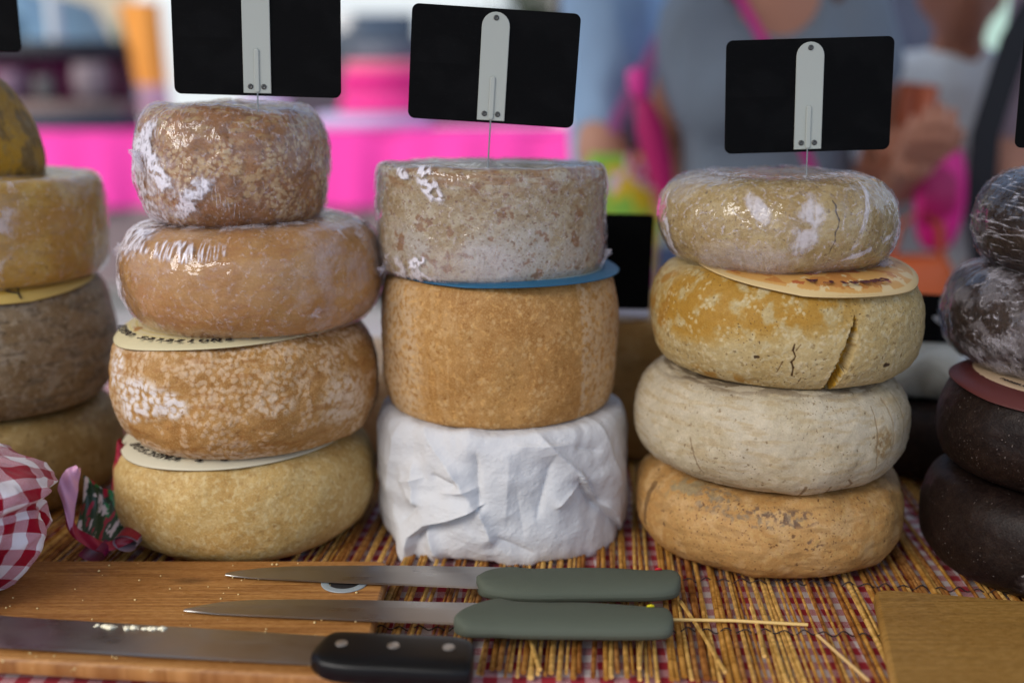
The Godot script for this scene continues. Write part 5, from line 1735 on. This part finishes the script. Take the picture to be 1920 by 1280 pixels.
# ---------------------------------------------------------------- what customers carry
func build_carried() -> void:
	# the gaudy carrier bag between the two blue people
	var im := Image.create(128, 128, false, Image.FORMAT_RGB8)
	var a: PackedByteArray = bank[1]
	var b: PackedByteArray = bank[0]
	for y in 128:
		for x in 128:
			var p: float = a[(y * 2 + 100) * 1024 + x * 2 + 40] / 255.0
			var q: float = b[(y * 2 + 60) * 1024 + x * 2] / 255.0
			var c := srgb(240, 210, 226)
			if p > 0.55:
				c = srgb(240, 206, 40)
			elif q > 0.52:
				c = srgb(150, 206, 70)
			elif p < 0.36:
				c = srgb(226, 70, 130)
			im.set_pixel(x, y, c)
	var m := mat(Color.WHITE, 0.5)
	m.albedo_texture = ImageTexture.create_from_image(im)
	var bag := thing("carrier_bag", "gaudy yellow, green and pink printed carrier bag beside the blue grey T-shirt", "bag", Vector3(0.235, 0.80, -2.16), 0.3)
	var sack := func(u: float, t: float) -> Vector3:
		var an := TAU * u
		var r := (0.5 + 0.5 * pow(sin(PI * clampf(t, 0.03, 1.0) * 0.5), 0.4)) * (1.0 - 0.25 * t * t)
		return Vector3(sin(an) * 0.125 * r + 0.006 * sin(an * 6.0 + t * 5.0), 0.30 * t, cos(an) * 0.06 * r * (1.0 - 0.3 * t))
	part("sack", grid(40, 20, sack, true, Vector2(2, 1)), m, bag)
	part("handle", ribbon([Vector3(-0.05, 0.28, 0), Vector3(-0.04, 0.36, 0.01), Vector3(0.02, 0.46, 0.01), Vector3(0.075, 0.55, 0.0)], 0.03), mat(srgb(204, 130, 190), 0.6), bag)
	part("handle", ribbon([Vector3(0.05, 0.28, 0), Vector3(0.06, 0.38, -0.01), Vector3(0.085, 0.55, -0.01)], 0.03), mat(srgb(204, 130, 190), 0.6), bag)
	var um := thing("folded_umbrella", "magenta folded umbrella hanging beside the grey blue top", "umbrella", Vector3(0.302, 0.96, -2.06))
	um.rotation_degrees = Vector3(0, 0, 16)
	part("canopy", turned([[0.004, 0.0], [0.018, 0.04], [0.030, 0.12], [0.032, 0.20], [0.020, 0.255], [0.008, 0.27]], 14), mat(srgb(188, 10, 100), 0.6), um)
	part("handle", turned([[0.012, 0.27], [0.020, 0.28], [0.024, 0.305], [0.018, 0.33], [0.0, 0.335]], 14), mat(srgb(240, 60, 160), 0.5), um)
	# the wallet in the raised hand
	var w := thing("wallet", "rust brown leather wallet held up by the person in white", "wallet", Vector3(0.700, 1.115, -1.955), 0.25)
	w.rotation_degrees.z = -4
	part("cover", box(0.062, 0.115, 0.014, 0.004), mat(srgb(150, 66, 26), 0.5), w)
	part("fold", box(0.030, 0.108, 0.010, 0.003), mat(srgb(190, 98, 60), 0.5), w, Vector3(0.017, 0.004, 0.012))
	var pk := thing("shoulder_bag", "hot pink shoulder bag hanging in front of the white top", "bag", Vector3(0.765, 0.895, -1.960), 0.1)
	part("pouch", grid(32, 16, func(u: float, t: float) -> Vector3:
		var an := TAU * u
		var q := PI * t
		return Vector3(sin(an) * 0.062 * pow(sin(q), 0.7), 0.115 - 0.115 * cos(q), cos(an) * 0.035 * pow(sin(q), 0.7)), true), mat(srgb(236, 34, 146), 0.5), pk)
	part("flap", grid(16, 10, func(u: float, t: float) -> Vector3: return Vector3((u - 0.5) * 0.085, 0.18 - 0.12 * t, 0.030 + 0.014 * sin(t * PI) - 0.03 * pow(absf(u - 0.5), 2.0)), false), mat(srgb(178, 4, 92), 0.5), pk, Vector3(-0.02, 0, 0))
	pk.scale = Vector3(0.74, 0.85, 0.9)
	pk.position.y = 0.935
	um.scale = Vector3.ONE * 0.85
	um.position.y = 0.985
	var ob := thing("handbag", "orange leather handbag hanging beside the cracked cheese wheel", "handbag", Vector3(0.715, 0.735, -1.915), 0.15)
	part("pouch", grid(36, 18, func(u: float, t: float) -> Vector3:
		var an := TAU * u
		var q := PI * t
		var sx := signf(sin(an)) * pow(absf(sin(an)), 0.6)
		return Vector3(sx * 0.078 * pow(sin(q), 0.35), 0.10 - 0.10 * cos(q), cos(an) * 0.045 * pow(sin(q), 0.5)), true), mat(srgb(214, 98, 34), 0.45), ob)
	part("handle", tube([Vector3(-0.05, 0.18, 0), Vector3(-0.04, 0.25, 0), Vector3(0, 0.28, 0), Vector3(0.04, 0.25, 0), Vector3(0.05, 0.18, 0)], 0.008), mat(srgb(190, 80, 30), 0.45), ob)


# ---------------------------------------------------------------- the other stall, vehicles, houses
func build_far() -> void:
	# the stall across the way
	var t := thing("market_stall", "long stall table skirted with hot pink cloth across the aisle", "market stall", Vector3(-1.12, 0, -6.45))
	var pink := mat(srgb(246, 72, 170), 0.85, 0.0, 0.3)
	part("tabletop", box(3.0, 0.03, 0.9), mat(srgb(120, 96, 76), 0.7), t, Vector3(0, 0.93, 0))
	var drop := func(u: float, v: float) -> Vector3:
		var x := (u - 0.5) * 3.06
		return Vector3(x, 0.985 - 0.41 * v, 0.475 + (0.030 * sin(x * 9.0 + 0.8 * sin(x * 3.0)) + 0.014 * sin(x * 23.0 + 1.0)) * (0.25 + 0.75 * v))
	part("cloth_skirt", grid(180, 8, drop), pink, t)
	var low := func(u: float, v: float) -> Vector3: return Vector3((u - 0.5) * 3.0, 0.60 - 0.46 * v, 0.44 + 0.008 * sin(u * 60.0) * v)
	part("lower_skirt", grid(120, 4, low), mat(srgb(126, 110, 110), 0.9), t)
	part("cloth_top", box(3.06, 0.012, 0.95), pink, t, Vector3(0, 0.975, 0))
	for sx in [-1, 1]:
		for sz in [-1, 1]:
			part("leg", box(0.06, 0.93, 0.06), mat(srgb(90, 76, 64), 0.7), t, Vector3(sx * 1.4, 0, sz * 0.38))
	var back := mat(srgb(122, 108, 108), 0.9)
	part("back_rail_cloth", box(1.9, 0.42, 0.012), mat(srgb(66, 72, 76), 0.9), t, Vector3(0.42, 1.0, -0.42))
	part("back_sheet", box(3.0, 0.90, 0.01), back, t, Vector3(0, 0.02, -0.42))
	# display rack with baskets
	var r := thing("display_rack", "wooden display rack backed with magenta cloth at the end of the pink stall", "display rack", Vector3(-2.52, 0.987, -6.15))
	var slate := mat(srgb(44, 58, 74), 0.8)
	part("foot_cloth", box(0.86, 0.075, 0.34), slate, r)
	part("shelf", box(0.86, 0.075, 0.26), mat(srgb(120, 100, 94), 0.7), r, Vector3(0, 0.077, 0))
	part("back_cloth", box(0.84, 0.24, 0.02), mat(srgb(116, 12, 74), 0.85), r, Vector3(0, 0.152, -0.10))
	part("top_rail", box(0.86, 0.085, 0.20), mat(srgb(34, 36, 44), 0.7), r, Vector3(0, 0.39, -0.02))
	for sx in [-1, 1]:
		part("post", box(0.03, 0.24, 0.03), mat(srgb(52, 44, 46), 0.7), r, Vector3(sx * 0.41, 0.152, 0))
	var labels := ["widest grey mauve round basket on the display rack", "small dark grey round pot on the display rack", "pale mauve round bowl beside the small dark pot", "greenish round pot at the outer end of the display rack"]
	var q := [[0.24, 0.105, srgb(122, 108, 112), 0.20], [-0.02, 0.062, srgb(92, 88, 88), 0.13], [-0.20, 0.085, srgb(126, 98, 114), 0.16], [-0.36, 0.05, srgb(110, 124, 124), 0.12]]
	for i in 4:
		var b := thing("basket", labels[i], "basket", Vector3(-2.52 + q[i][0], 1.140, -6.10), 0.0, "baskets on the display rack")
		var R: float = q[i][1]
		var H: float = q[i][3]
		var bm := mat(q[i][2], 0.85)
		part("bowl", turned([[0.0, 0.0], [R * 0.55, 0.0], [R * 0.92, H * 0.3], [R, H * 0.6], [R * 0.9, H * 0.95], [R * 0.84, H], [R * 0.80, H * 0.9], [R * 0.86, H * 0.5], [R * 0.5, H * 0.08], [0.0, H * 0.06]], 24), bm, b)
		var arc := []
		for k in 13:
			var a := PI * k / 12.0
			arc.append(Vector3(cos(a) * R * 0.8, H * 0.95 + sin(a) * 0.05, 0))
		part("handle", tube(arc, 0.010), mat(srgb(70, 34, 58), 0.8), b)
	# an amber scarf over a post, beside the rack
	var sc := thing("hanging_scarf", "long amber scarf with a mauve end hanging over a post beside the rack", "scarf", Vector3(-1.98, 0.987, -6.12), 0.1)
	part("post", turned([[0.05, 0.0], [0.05, 0.012], [0.014, 0.02], [0.014, 0.66], [0.03, 0.67], [0.0, 0.69]], 14), mat(srgb(150, 152, 158), 0.5), sc)
	var drape := func(lo: float, hi: float) -> Callable:
		return func(u: float, v: float) -> Vector3:
			var w2 := lerpf(lo, hi, v)
			var an := TAU * u
			var w := lerpf(0.10, 0.062, w2)
			return Vector3(0.10 * (w2 - 0.4) * 0.6 + sin(an) * w + 0.01 * sin(an * 5.0), 0.67 - 0.60 * w2, cos(an) * (0.030 + 0.012 * sin(an * 4.0 + w2 * 3.0)))
	part("cloth", grid(48, 16, drape.call(0.0, 0.72), true), mat(srgb(226, 148, 62), 0.85), sc)
	part("fringed_end", grid(48, 8, drape.call(0.7225, 1.0), true), mat(srgb(176, 140, 160), 0.85), sc)
	# folded cloths and papers
	var f := thing("folded_cloths", "pile of folded magenta cloths on the pink stall", "folded cloth", Vector3(-0.72, 0.987, -6.30))
	for i in 5:
		part("cloth", box(0.46 - 0.015 * i, 0.055, 0.34, 0.018), mat([srgb(226, 40, 140), srgb(240, 80, 160), srgb(200, 20, 120), srgb(236, 60, 150), srgb(226, 110, 140)][i], 0.9), f, Vector3(0.012 * sin(i * 2.0), 0.085 + 0.056 * i, 0))
	part("paper_sheet", box(0.62, 0.082, 0.36, 0.02), mat(srgb(178, 174, 206), 0.7), f, Vector3(-0.05, 0.0, 0.02))
	var g := thing("grey_crate", "grey plastic crate stacked on the magenta cloths", "crate", Vector3(-0.70, 1.360, -6.32))
	part("tub", box(0.36, 0.11, 0.26, 0.01), mat(srgb(96, 104, 116), 0.6), g)
	part("rim", box(0.38, 0.02, 0.28, 0.005), mat(srgb(70, 78, 88), 0.6), g, Vector3(0, 0.092, 0))
	var p := thing("tent_pole", "white metal pole of the awning standing beside the display rack", "pole", Vector3(-2.60, 0, -6.45))
	part("shaft", turned([[0.035, 0.0], [0.035, 2.6], [0.0, 2.6]], 16), mat(srgb(200, 206, 206), 0.4), p)
	part("foot", box(0.26, 0.012, 0.26), mat(srgb(150, 154, 156), 0.5), p, Vector3(0, 0.002, 0))
	p = thing("tin_can", "lilac white tin standing on the pink stall under the foremost sign", "tin", Vector3(-1.37, 0.987, -6.2))
	part("shell", turned([[0.0, 0.0], [0.13, 0.0], [0.13, 0.16], [0.12, 0.165], [0.0, 0.165]], 24), mat(srgb(206, 204, 230), 0.4), p)
	part("lid", turned([[0.0, 0.0], [0.136, 0.0], [0.136, 0.025], [0.0, 0.03]], 24), mat(srgb(222, 220, 236), 0.4), p, Vector3(0, 0.166, 0))
	# vehicles
	van("white_van", "white panel van parked beyond the pink stall", Vector3(-1.10, 0, -9.6), 3.6, mat(srgb(232, 238, 234), 0.35), srgb(70, 80, 92))
	van("blue_van", "pale blue grey van with wide side windows parked beyond the display rack", Vector3(-5.05, 0, -9.9), 3.9, mat(srgb(120, 148, 164), 0.35), srgb(70, 100, 116))
	# a rail of pale clothes to the right
	var rail := thing("clothes_rail", "metal clothes rail with pale hanging garments behind the shoppers", "clothes rail", Vector3(1.75, 0, -4.30))
	var steel := mat(srgb(150, 154, 156), 0.35, 0.8)
	part("bar", tube([Vector3(-0.8, 1.75, 0), Vector3(0.8, 1.75, 0)], 0.014), steel, rail)
	for sx in [-1, 1]:
		part("post", tube([Vector3(sx * 0.78, 0.02, 0), Vector3(sx * 0.78, 1.75, 0)], 0.014), steel, rail)
		part("foot", tube([Vector3(sx * 0.78, 0.016, -0.25), Vector3(sx * 0.78, 0.016, 0.25)], 0.014), steel, rail)
	var gl := ["mint white shirt hanging on the clothes rail nearest the black haired person", "off white dress hanging on the clothes rail", "pale green shirt hanging on the clothes rail", "white shirt at the outer end of the clothes rail"]
	for i in 4:
		var gm := mat([srgb(206, 226, 220), srgb(224, 226, 222), srgb(176, 206, 190), srgb(226, 230, 234)][i], 0.9)
		gm.cull_mode = BaseMaterial3D.CULL_DISABLED
		var o := thing("hanging_garment", gl[i], "garment", Vector3(1.13 + 0.36 * i, 0.0, -4.30), 0.35 - 0.2 * i, "pale garments on the clothes rail")
		var shape := func(u: float, v: float) -> Vector3:
			var an := TAU * u
			var wd := lerpf(0.10, 0.21, smoothstep(0.0, 0.14, v)) + 0.03 * v
			return Vector3(sin(an) * wd, 1.69 - 0.85 * v - 0.10 * absf(sin(an)) * (1.0 - v), cos(an) * (0.035 + 0.02 * sin(an * 5.0) * v))
		part("fabric", grid(48, 16, shape, true), gm, o)
		part("hanger", tube([Vector3(0, 1.68, 0), Vector3(0, 1.74, 0), Vector3(0.0, 1.765, 0.012)], 0.004), steel, o)
	# houses along the square
	house("plastered_house", "cream plastered house with green shutters across the square", Vector3(-6.5, 0, -17.0), 9.0, 7.5, srgb(212, 196, 168), srgb(74, 96, 82), 4)
	house("plastered_house", "grey plastered house with brown shutters across the square", Vector3(2.2, 0, -17.4), 8.0, 6.6, srgb(168, 166, 162), srgb(96, 70, 52), 3)
	house("plastered_house", "ochre plastered house with grey shutters across the square", Vector3(10.3, 0, -16.8), 8.0, 7.0, srgb(204, 168, 118), srgb(90, 98, 104), 3)
	tree("leafy_tree", "dark leafy tree behind the person in the blue grey T-shirt", Vector3(0.75, 0, -9.2))
	# ground
	var gm := mat(Color.WHITE, 0.9, 0.0, 0.3)
	var im := Image.create(512, 512, false, Image.FORMAT_RGB8)
	var a: PackedByteArray = bank[1]
	var c: PackedByteArray = bank[3]
	for y in 512:
		for x in 512:
			var v: float = 0.62 + (a[y * 1024 + x] / 255.0 - 0.5) * 0.16 + (c[y * 1024 + x] / 255.0 - 0.5) * 0.12
			im.set_pixel(x, y, Color(v, v * 0.99, v * 0.97))
	gm.albedo_texture = ImageTexture.create_from_image(im)
	gm.uv1_scale = Vector3(40, 40, 1)
	var pl := PlaneMesh.new()
	pl.size = Vector2(160, 160)
	struct("pavement", pl, gm, Vector3(0, 0, -40))


func van(called: String, label: String, at: Vector3, ln: float, paint: Material, glass: Color) -> void:
	var root := thing(called, label, "van", at)
	var sil := PackedVector2Array()
	for p in [[-0.50, 0.32], [-0.505, 0.9], [-0.50, 1.9], [-0.485, 2.0], [-0.10, 2.04], [0.24, 2.02], [0.29, 1.95], [0.38, 1.22], [0.47, 1.08], [0.50, 0.95], [0.505, 0.45], [0.495, 0.32]]:
		sil.append(Vector2(p[0] * ln, p[1] * 0.0 - p[1]))
	var shell := part("shell", slab(sil, -0.9, 0.9, 0.09), paint, root)
	shell.rotation_degrees.x = 90
	var gm := mat(glass, 0.08, 0.0, 0.6)
	var trim := mat(srgb(40, 42, 46), 0.6)
	for w in [[-0.40, -0.16], [-0.14, 0.10], [0.13, 0.30]]:
		part("side_window", box((w[1] - w[0]) * ln, 0.50, 0.012, 0.004), gm, root, Vector3((w[0] + w[1]) / 2 * ln, 1.26, 0.902))
	part("side_trim", box(ln * 0.96, 0.10, 0.02, 0.006), trim, root, Vector3(0, 0.74, 0.905))
	part("bumper", box(0.10, 0.22, 1.7, 0.03), trim, root, Vector3(0.505 * ln, 0.34, 0))
	part("bumper", box(0.10, 0.22, 1.7, 0.03), trim, root, Vector3(-0.505 * ln, 0.34, 0))
	part("door_handle", box(0.14, 0.03, 0.02, 0.006), trim, root, Vector3(0.14 * ln, 1.02, 0.905))
	for s in [-1, 1]:
		part("headlight", box(0.03, 0.16, 0.26, 0.01), mat(srgb(230, 232, 236), 0.1), root, Vector3(0.497 * ln, 0.72, 0.66 * s))
		part("tail_light", box(0.03, 0.30, 0.12, 0.01), mat(srgb(150, 20, 24), 0.2), root, Vector3(-0.503 * ln, 0.80, 0.78 * s))
		for x in [-0.30, 0.32]:
			var w := part("wheel", turned([[0.18, -0.10], [0.30, -0.11], [0.33, -0.07], [0.33, 0.07], [0.30, 0.11], [0.18, 0.10]], 28), mat(srgb(26, 26, 28), 0.8), root, Vector3(x * ln, 0.335, 0.84 * s))
			w.rotation_degrees.x = 90
			part("rim", turned([[0.0, -0.09], [0.19, -0.09], [0.19, 0.10], [0.12, 0.105], [0.05, 0.12], [0.0, 0.12]], 20), mat(srgb(150, 152, 156), 0.35, 0.8), w)


func house(called: String, label: String, at: Vector3, w: float, h: float, plaster: Color, shutter: Color, cols: int) -> void:
	var root := thing(called, label, "house", at)
	part("wall", box(w, h, 6.0, 0.03), mat(plaster, 0.9), root, Vector3(0, 0, -3.0))
	var roof := PackedVector2Array([Vector2(-3.4, -h + 0.004), Vector2(3.4, -h + 0.004), Vector2(0, -h - 1.6)])
	var ro := part("roof", slab(roof, -w / 2 - 0.2, w / 2 + 0.2, 0.05), mat(srgb(140, 82, 62), 0.85), root, Vector3(0, 0.004, -3.0))
	ro.rotation_degrees = Vector3(90, 90, 0)
	var sm := mat(shutter, 0.7)
	var gl := mat(srgb(40, 48, 56), 0.08, 0.0, 0.6)
	var fr := mat(srgb(214, 208, 196), 0.6)
	for fl in 2:
		for c in cols:
			var x := (c + 0.5 - cols / 2.0) * w / cols
			var y := 0.95 + fl * 3.0
			if fl == 0 and c == cols / 2:
				var d := part("door", box(1.05, 2.15, 0.06, 0.01), sm, root, Vector3(x, 0.02, 0.032))
				part("handle", box(0.04, 0.12, 0.05, 0.01), mat(srgb(170, 150, 90), 0.3, 0.8), d, Vector3(0.42, 1.0, 0.045))
				continue
			var win := part("window", box(1.0, 1.4, 0.03, 0.005), gl, root, Vector3(x, y, 0.017))
			part("frame", box(0.05, 1.4, 0.03, 0.005), fr, win, Vector3(0, 0, 0.031))
			part("sill", box(1.2, 0.07, 0.16, 0.01), fr, win, Vector3(0, -0.072, 0.08))
			for s in [-1, 1]:
				part("shutter", box(0.5, 1.42, 0.04, 0.008), sm, win, Vector3(s * 0.78, 0, 0.008))


func tree(called: String, label: String, at: Vector3) -> void:
	var root := thing(called, label, "tree", at)
	var bark := mat(srgb(84, 68, 54), 0.9)
	part("trunk", tube([Vector3.ZERO, Vector3(0.03, 0.8, 0), Vector3(-0.04, 1.6, 0.03), Vector3(0.02, 2.6, 0)], 0.1, 10, [0.15, 0.11, 0.09, 0.06]), bark, root)
	var rng := RandomNumberGenerator.new()
	rng.seed = 8
	var st := SurfaceTool.new()
	st.begin(Mesh.PRIMITIVE_TRIANGLES)
	for k in 7:
		var a := TAU * k / 7.0
		part("limb", tube([Vector3(0, 1.3 + 0.15 * k, 0), Vector3(sin(a) * 0.5, 1.9 + 0.15 * k, cos(a) * 0.4), Vector3(sin(a) * 0.9, 2.3 + 0.15 * k, cos(a) * 0.7)], 0.03, 6, [0.05, 0.03, 0.012]), bark, root)
	var clumps := []
	for k in 46:
		clumps.append(Vector3(rng.randfn(0, 0.55), 2.25 + rng.randfn(0, 0.52), rng.randfn(0, 0.5)))
	for i in 9000:
		var c: Vector3 = clumps[rng.randi() % clumps.size()]
		var p := c + Vector3(rng.randfn(0, 0.15), rng.randfn(0, 0.13), rng.randfn(0, 0.15))
		if p.y < 1.2:
			continue
		var d := Vector3(rng.randfn(), rng.randfn() - 0.4, rng.randfn()).normalized()
		var s := d.cross(Vector3(rng.randfn(), rng.randfn(), rng.randfn())).normalized() * 0.022
		d *= 0.075
		for v in [p, p + d * 0.5 - s, p + d, p, p + d, p + d * 0.5 + s]:
			st.add_vertex(v)
	st.generate_normals()
	var leaf := mat(Color(0.10, 0.19, 0.06), 0.6)
	leaf.cull_mode = BaseMaterial3D.CULL_DISABLED
	leaf.backlight_enabled = true
	leaf.backlight = Color(0.1, 0.18, 0.04)
	part("crown", st.commit(), leaf, root).set_meta("kind", "stuff")


func build_awning() -> void:
	var root := thing("stall_awning", "canvas awning over the cheese stall, carried by four poles", "awning", Vector3(0, 0, -0.62))
	var canvas := mat(srgb(226, 220, 206), 0.9)
	canvas.backlight_enabled = true
	canvas.backlight = Color(0.3, 0.29, 0.27)
	var top := func(u: float, v: float) -> Vector3:
		var x := (u - 0.5) * 3.6
		var z := (v - 0.5) * 2.5
		return Vector3(x, 2.62 - 0.25 * absf(v - 0.5) - 0.04 * sin(u * PI), z)
	part("canvas", grid(24, 16, top), canvas, root)
	for sx in [-1, 1]:
		for sz in [-1, 1]:
			part("pole", tube([Vector3(sx * 1.75, 0.0, sz * 1.2), Vector3(sx * 1.75, 2.5, sz * 1.2)], 0.02), mat(srgb(170, 172, 174), 0.4, 0.6), root)


func _ready() -> void:
	var cam := Camera3D.new()
	cam.name = "camera"
	add_child(cam)
	cam.position = Vector3(0, 1.227, 0)
	cam.rotation_degrees = Vector3(-13.2, 0, 0)
	var lens := CameraAttributesPhysical.new()
	lens.frustum_focal_length = 38.44
	lens.frustum_focus_distance = 0.80
	lens.exposure_aperture = 2.0
	lens.frustum_near = 0.05
	lens.frustum_far = 300.0
	cam.attributes = lens
	cam.fov = rad_to_deg(2.0 * atan(640.0 / 2050.0))
	cam.near = 0.05
	cam.far = 300.0
	cam.current = true
	var sky_mat := ProceduralSkyMaterial.new()
	sky_mat.sky_top_color = Color(0.56, 0.67, 0.84)
	sky_mat.sky_horizon_color = Color(0.80, 0.86, 0.94)
	sky_mat.sky_curve = 0.25
	sky_mat.ground_bottom_color = Color(0.30, 0.29, 0.28)
	sky_mat.ground_horizon_color = Color(0.55, 0.54, 0.53)
	sky_mat.sky_energy_multiplier = 1.0
	var sky := Sky.new()
	sky.sky_material = sky_mat
	var env := Environment.new()
	env.background_mode = Environment.BG_SKY
	env.sky = sky
	env.tonemap_mode = Environment.TONE_MAPPER_LINEAR
	env.tonemap_exposure = 1.40
	env.sdfgi_enabled = true
	env.ssao_enabled = true
	env.ssil_enabled = true
	var we := WorldEnvironment.new()
	we.name = "environment"
	we.environment = env
	add_child(we)
	var sun := DirectionalLight3D.new()
	sun.name = "sun"
	sun.light_energy = 0.8
	sun.light_angular_distance = 36.0
	sun.light_color = Color(1.0, 0.98, 0.96)
	sun.shadow_enabled = true
	add_child(sun)
	sun.look_at_from_position(Vector3(-0.80, 0.85, 0.70), Vector3.ZERO)

	lump.seed = 3
	lump.noise_type = FastNoiseLite.TYPE_SIMPLEX_SMOOTH
	lump.frequency = 14.0
	lump.fractal_octaves = 2
	pit.seed = 4
	pit.noise_type = FastNoiseLite.TYPE_SIMPLEX_SMOOTH
	pit.frequency = 110.0
	pit.fractal_octaves = 2
	crease.seed = 5
	crease.noise_type = FastNoiseLite.TYPE_SIMPLEX_SMOOTH
	crease.fractal_type = FastNoiseLite.FRACTAL_RIDGED
	crease.frequency = 26.0
	crease.fractal_octaves = 3
	M.film_bunch = mat(Color(0.88, 0.86, 0.90, 0.42), 0.28, 0.0, 0.6)
	M.film_bunch.transparency = BaseMaterial3D.TRANSPARENCY_ALPHA
	M.film_bunch.cull_mode = BaseMaterial3D.CULL_DISABLED
	facet.seed = 9
	facet.noise_type = FastNoiseLite.TYPE_CELLULAR
	facet.cellular_return_type = FastNoiseLite.RETURN_DISTANCE
	facet.frequency = 26.0
	facet.fractal_type = FastNoiseLite.FRACTAL_NONE
	facet.domain_warp_enabled = true
	facet.domain_warp_amplitude = 0.02
	facet.domain_warp_frequency = 12.0
	var t0 := Time.get_ticks_msec()
	make_bank()
	print("bank ", Time.get_ticks_msec() - t0)
	plan_cheeses()
	plan_people()
	run_jobs()
	print("jobs ", Time.get_ticks_msec() - t0)
	build_far()
	build_awning()
	build_table()
	build_mat()
	build_people()
	build_carried()
	print("place ", Time.get_ticks_msec() - t0)
	build_boards()
	build_cheeses()
	build_labels()
	build_signs()
	build_knives()
	build_napkin()
	build_wrapper()
	print("all ", Time.get_ticks_msec() - t0)
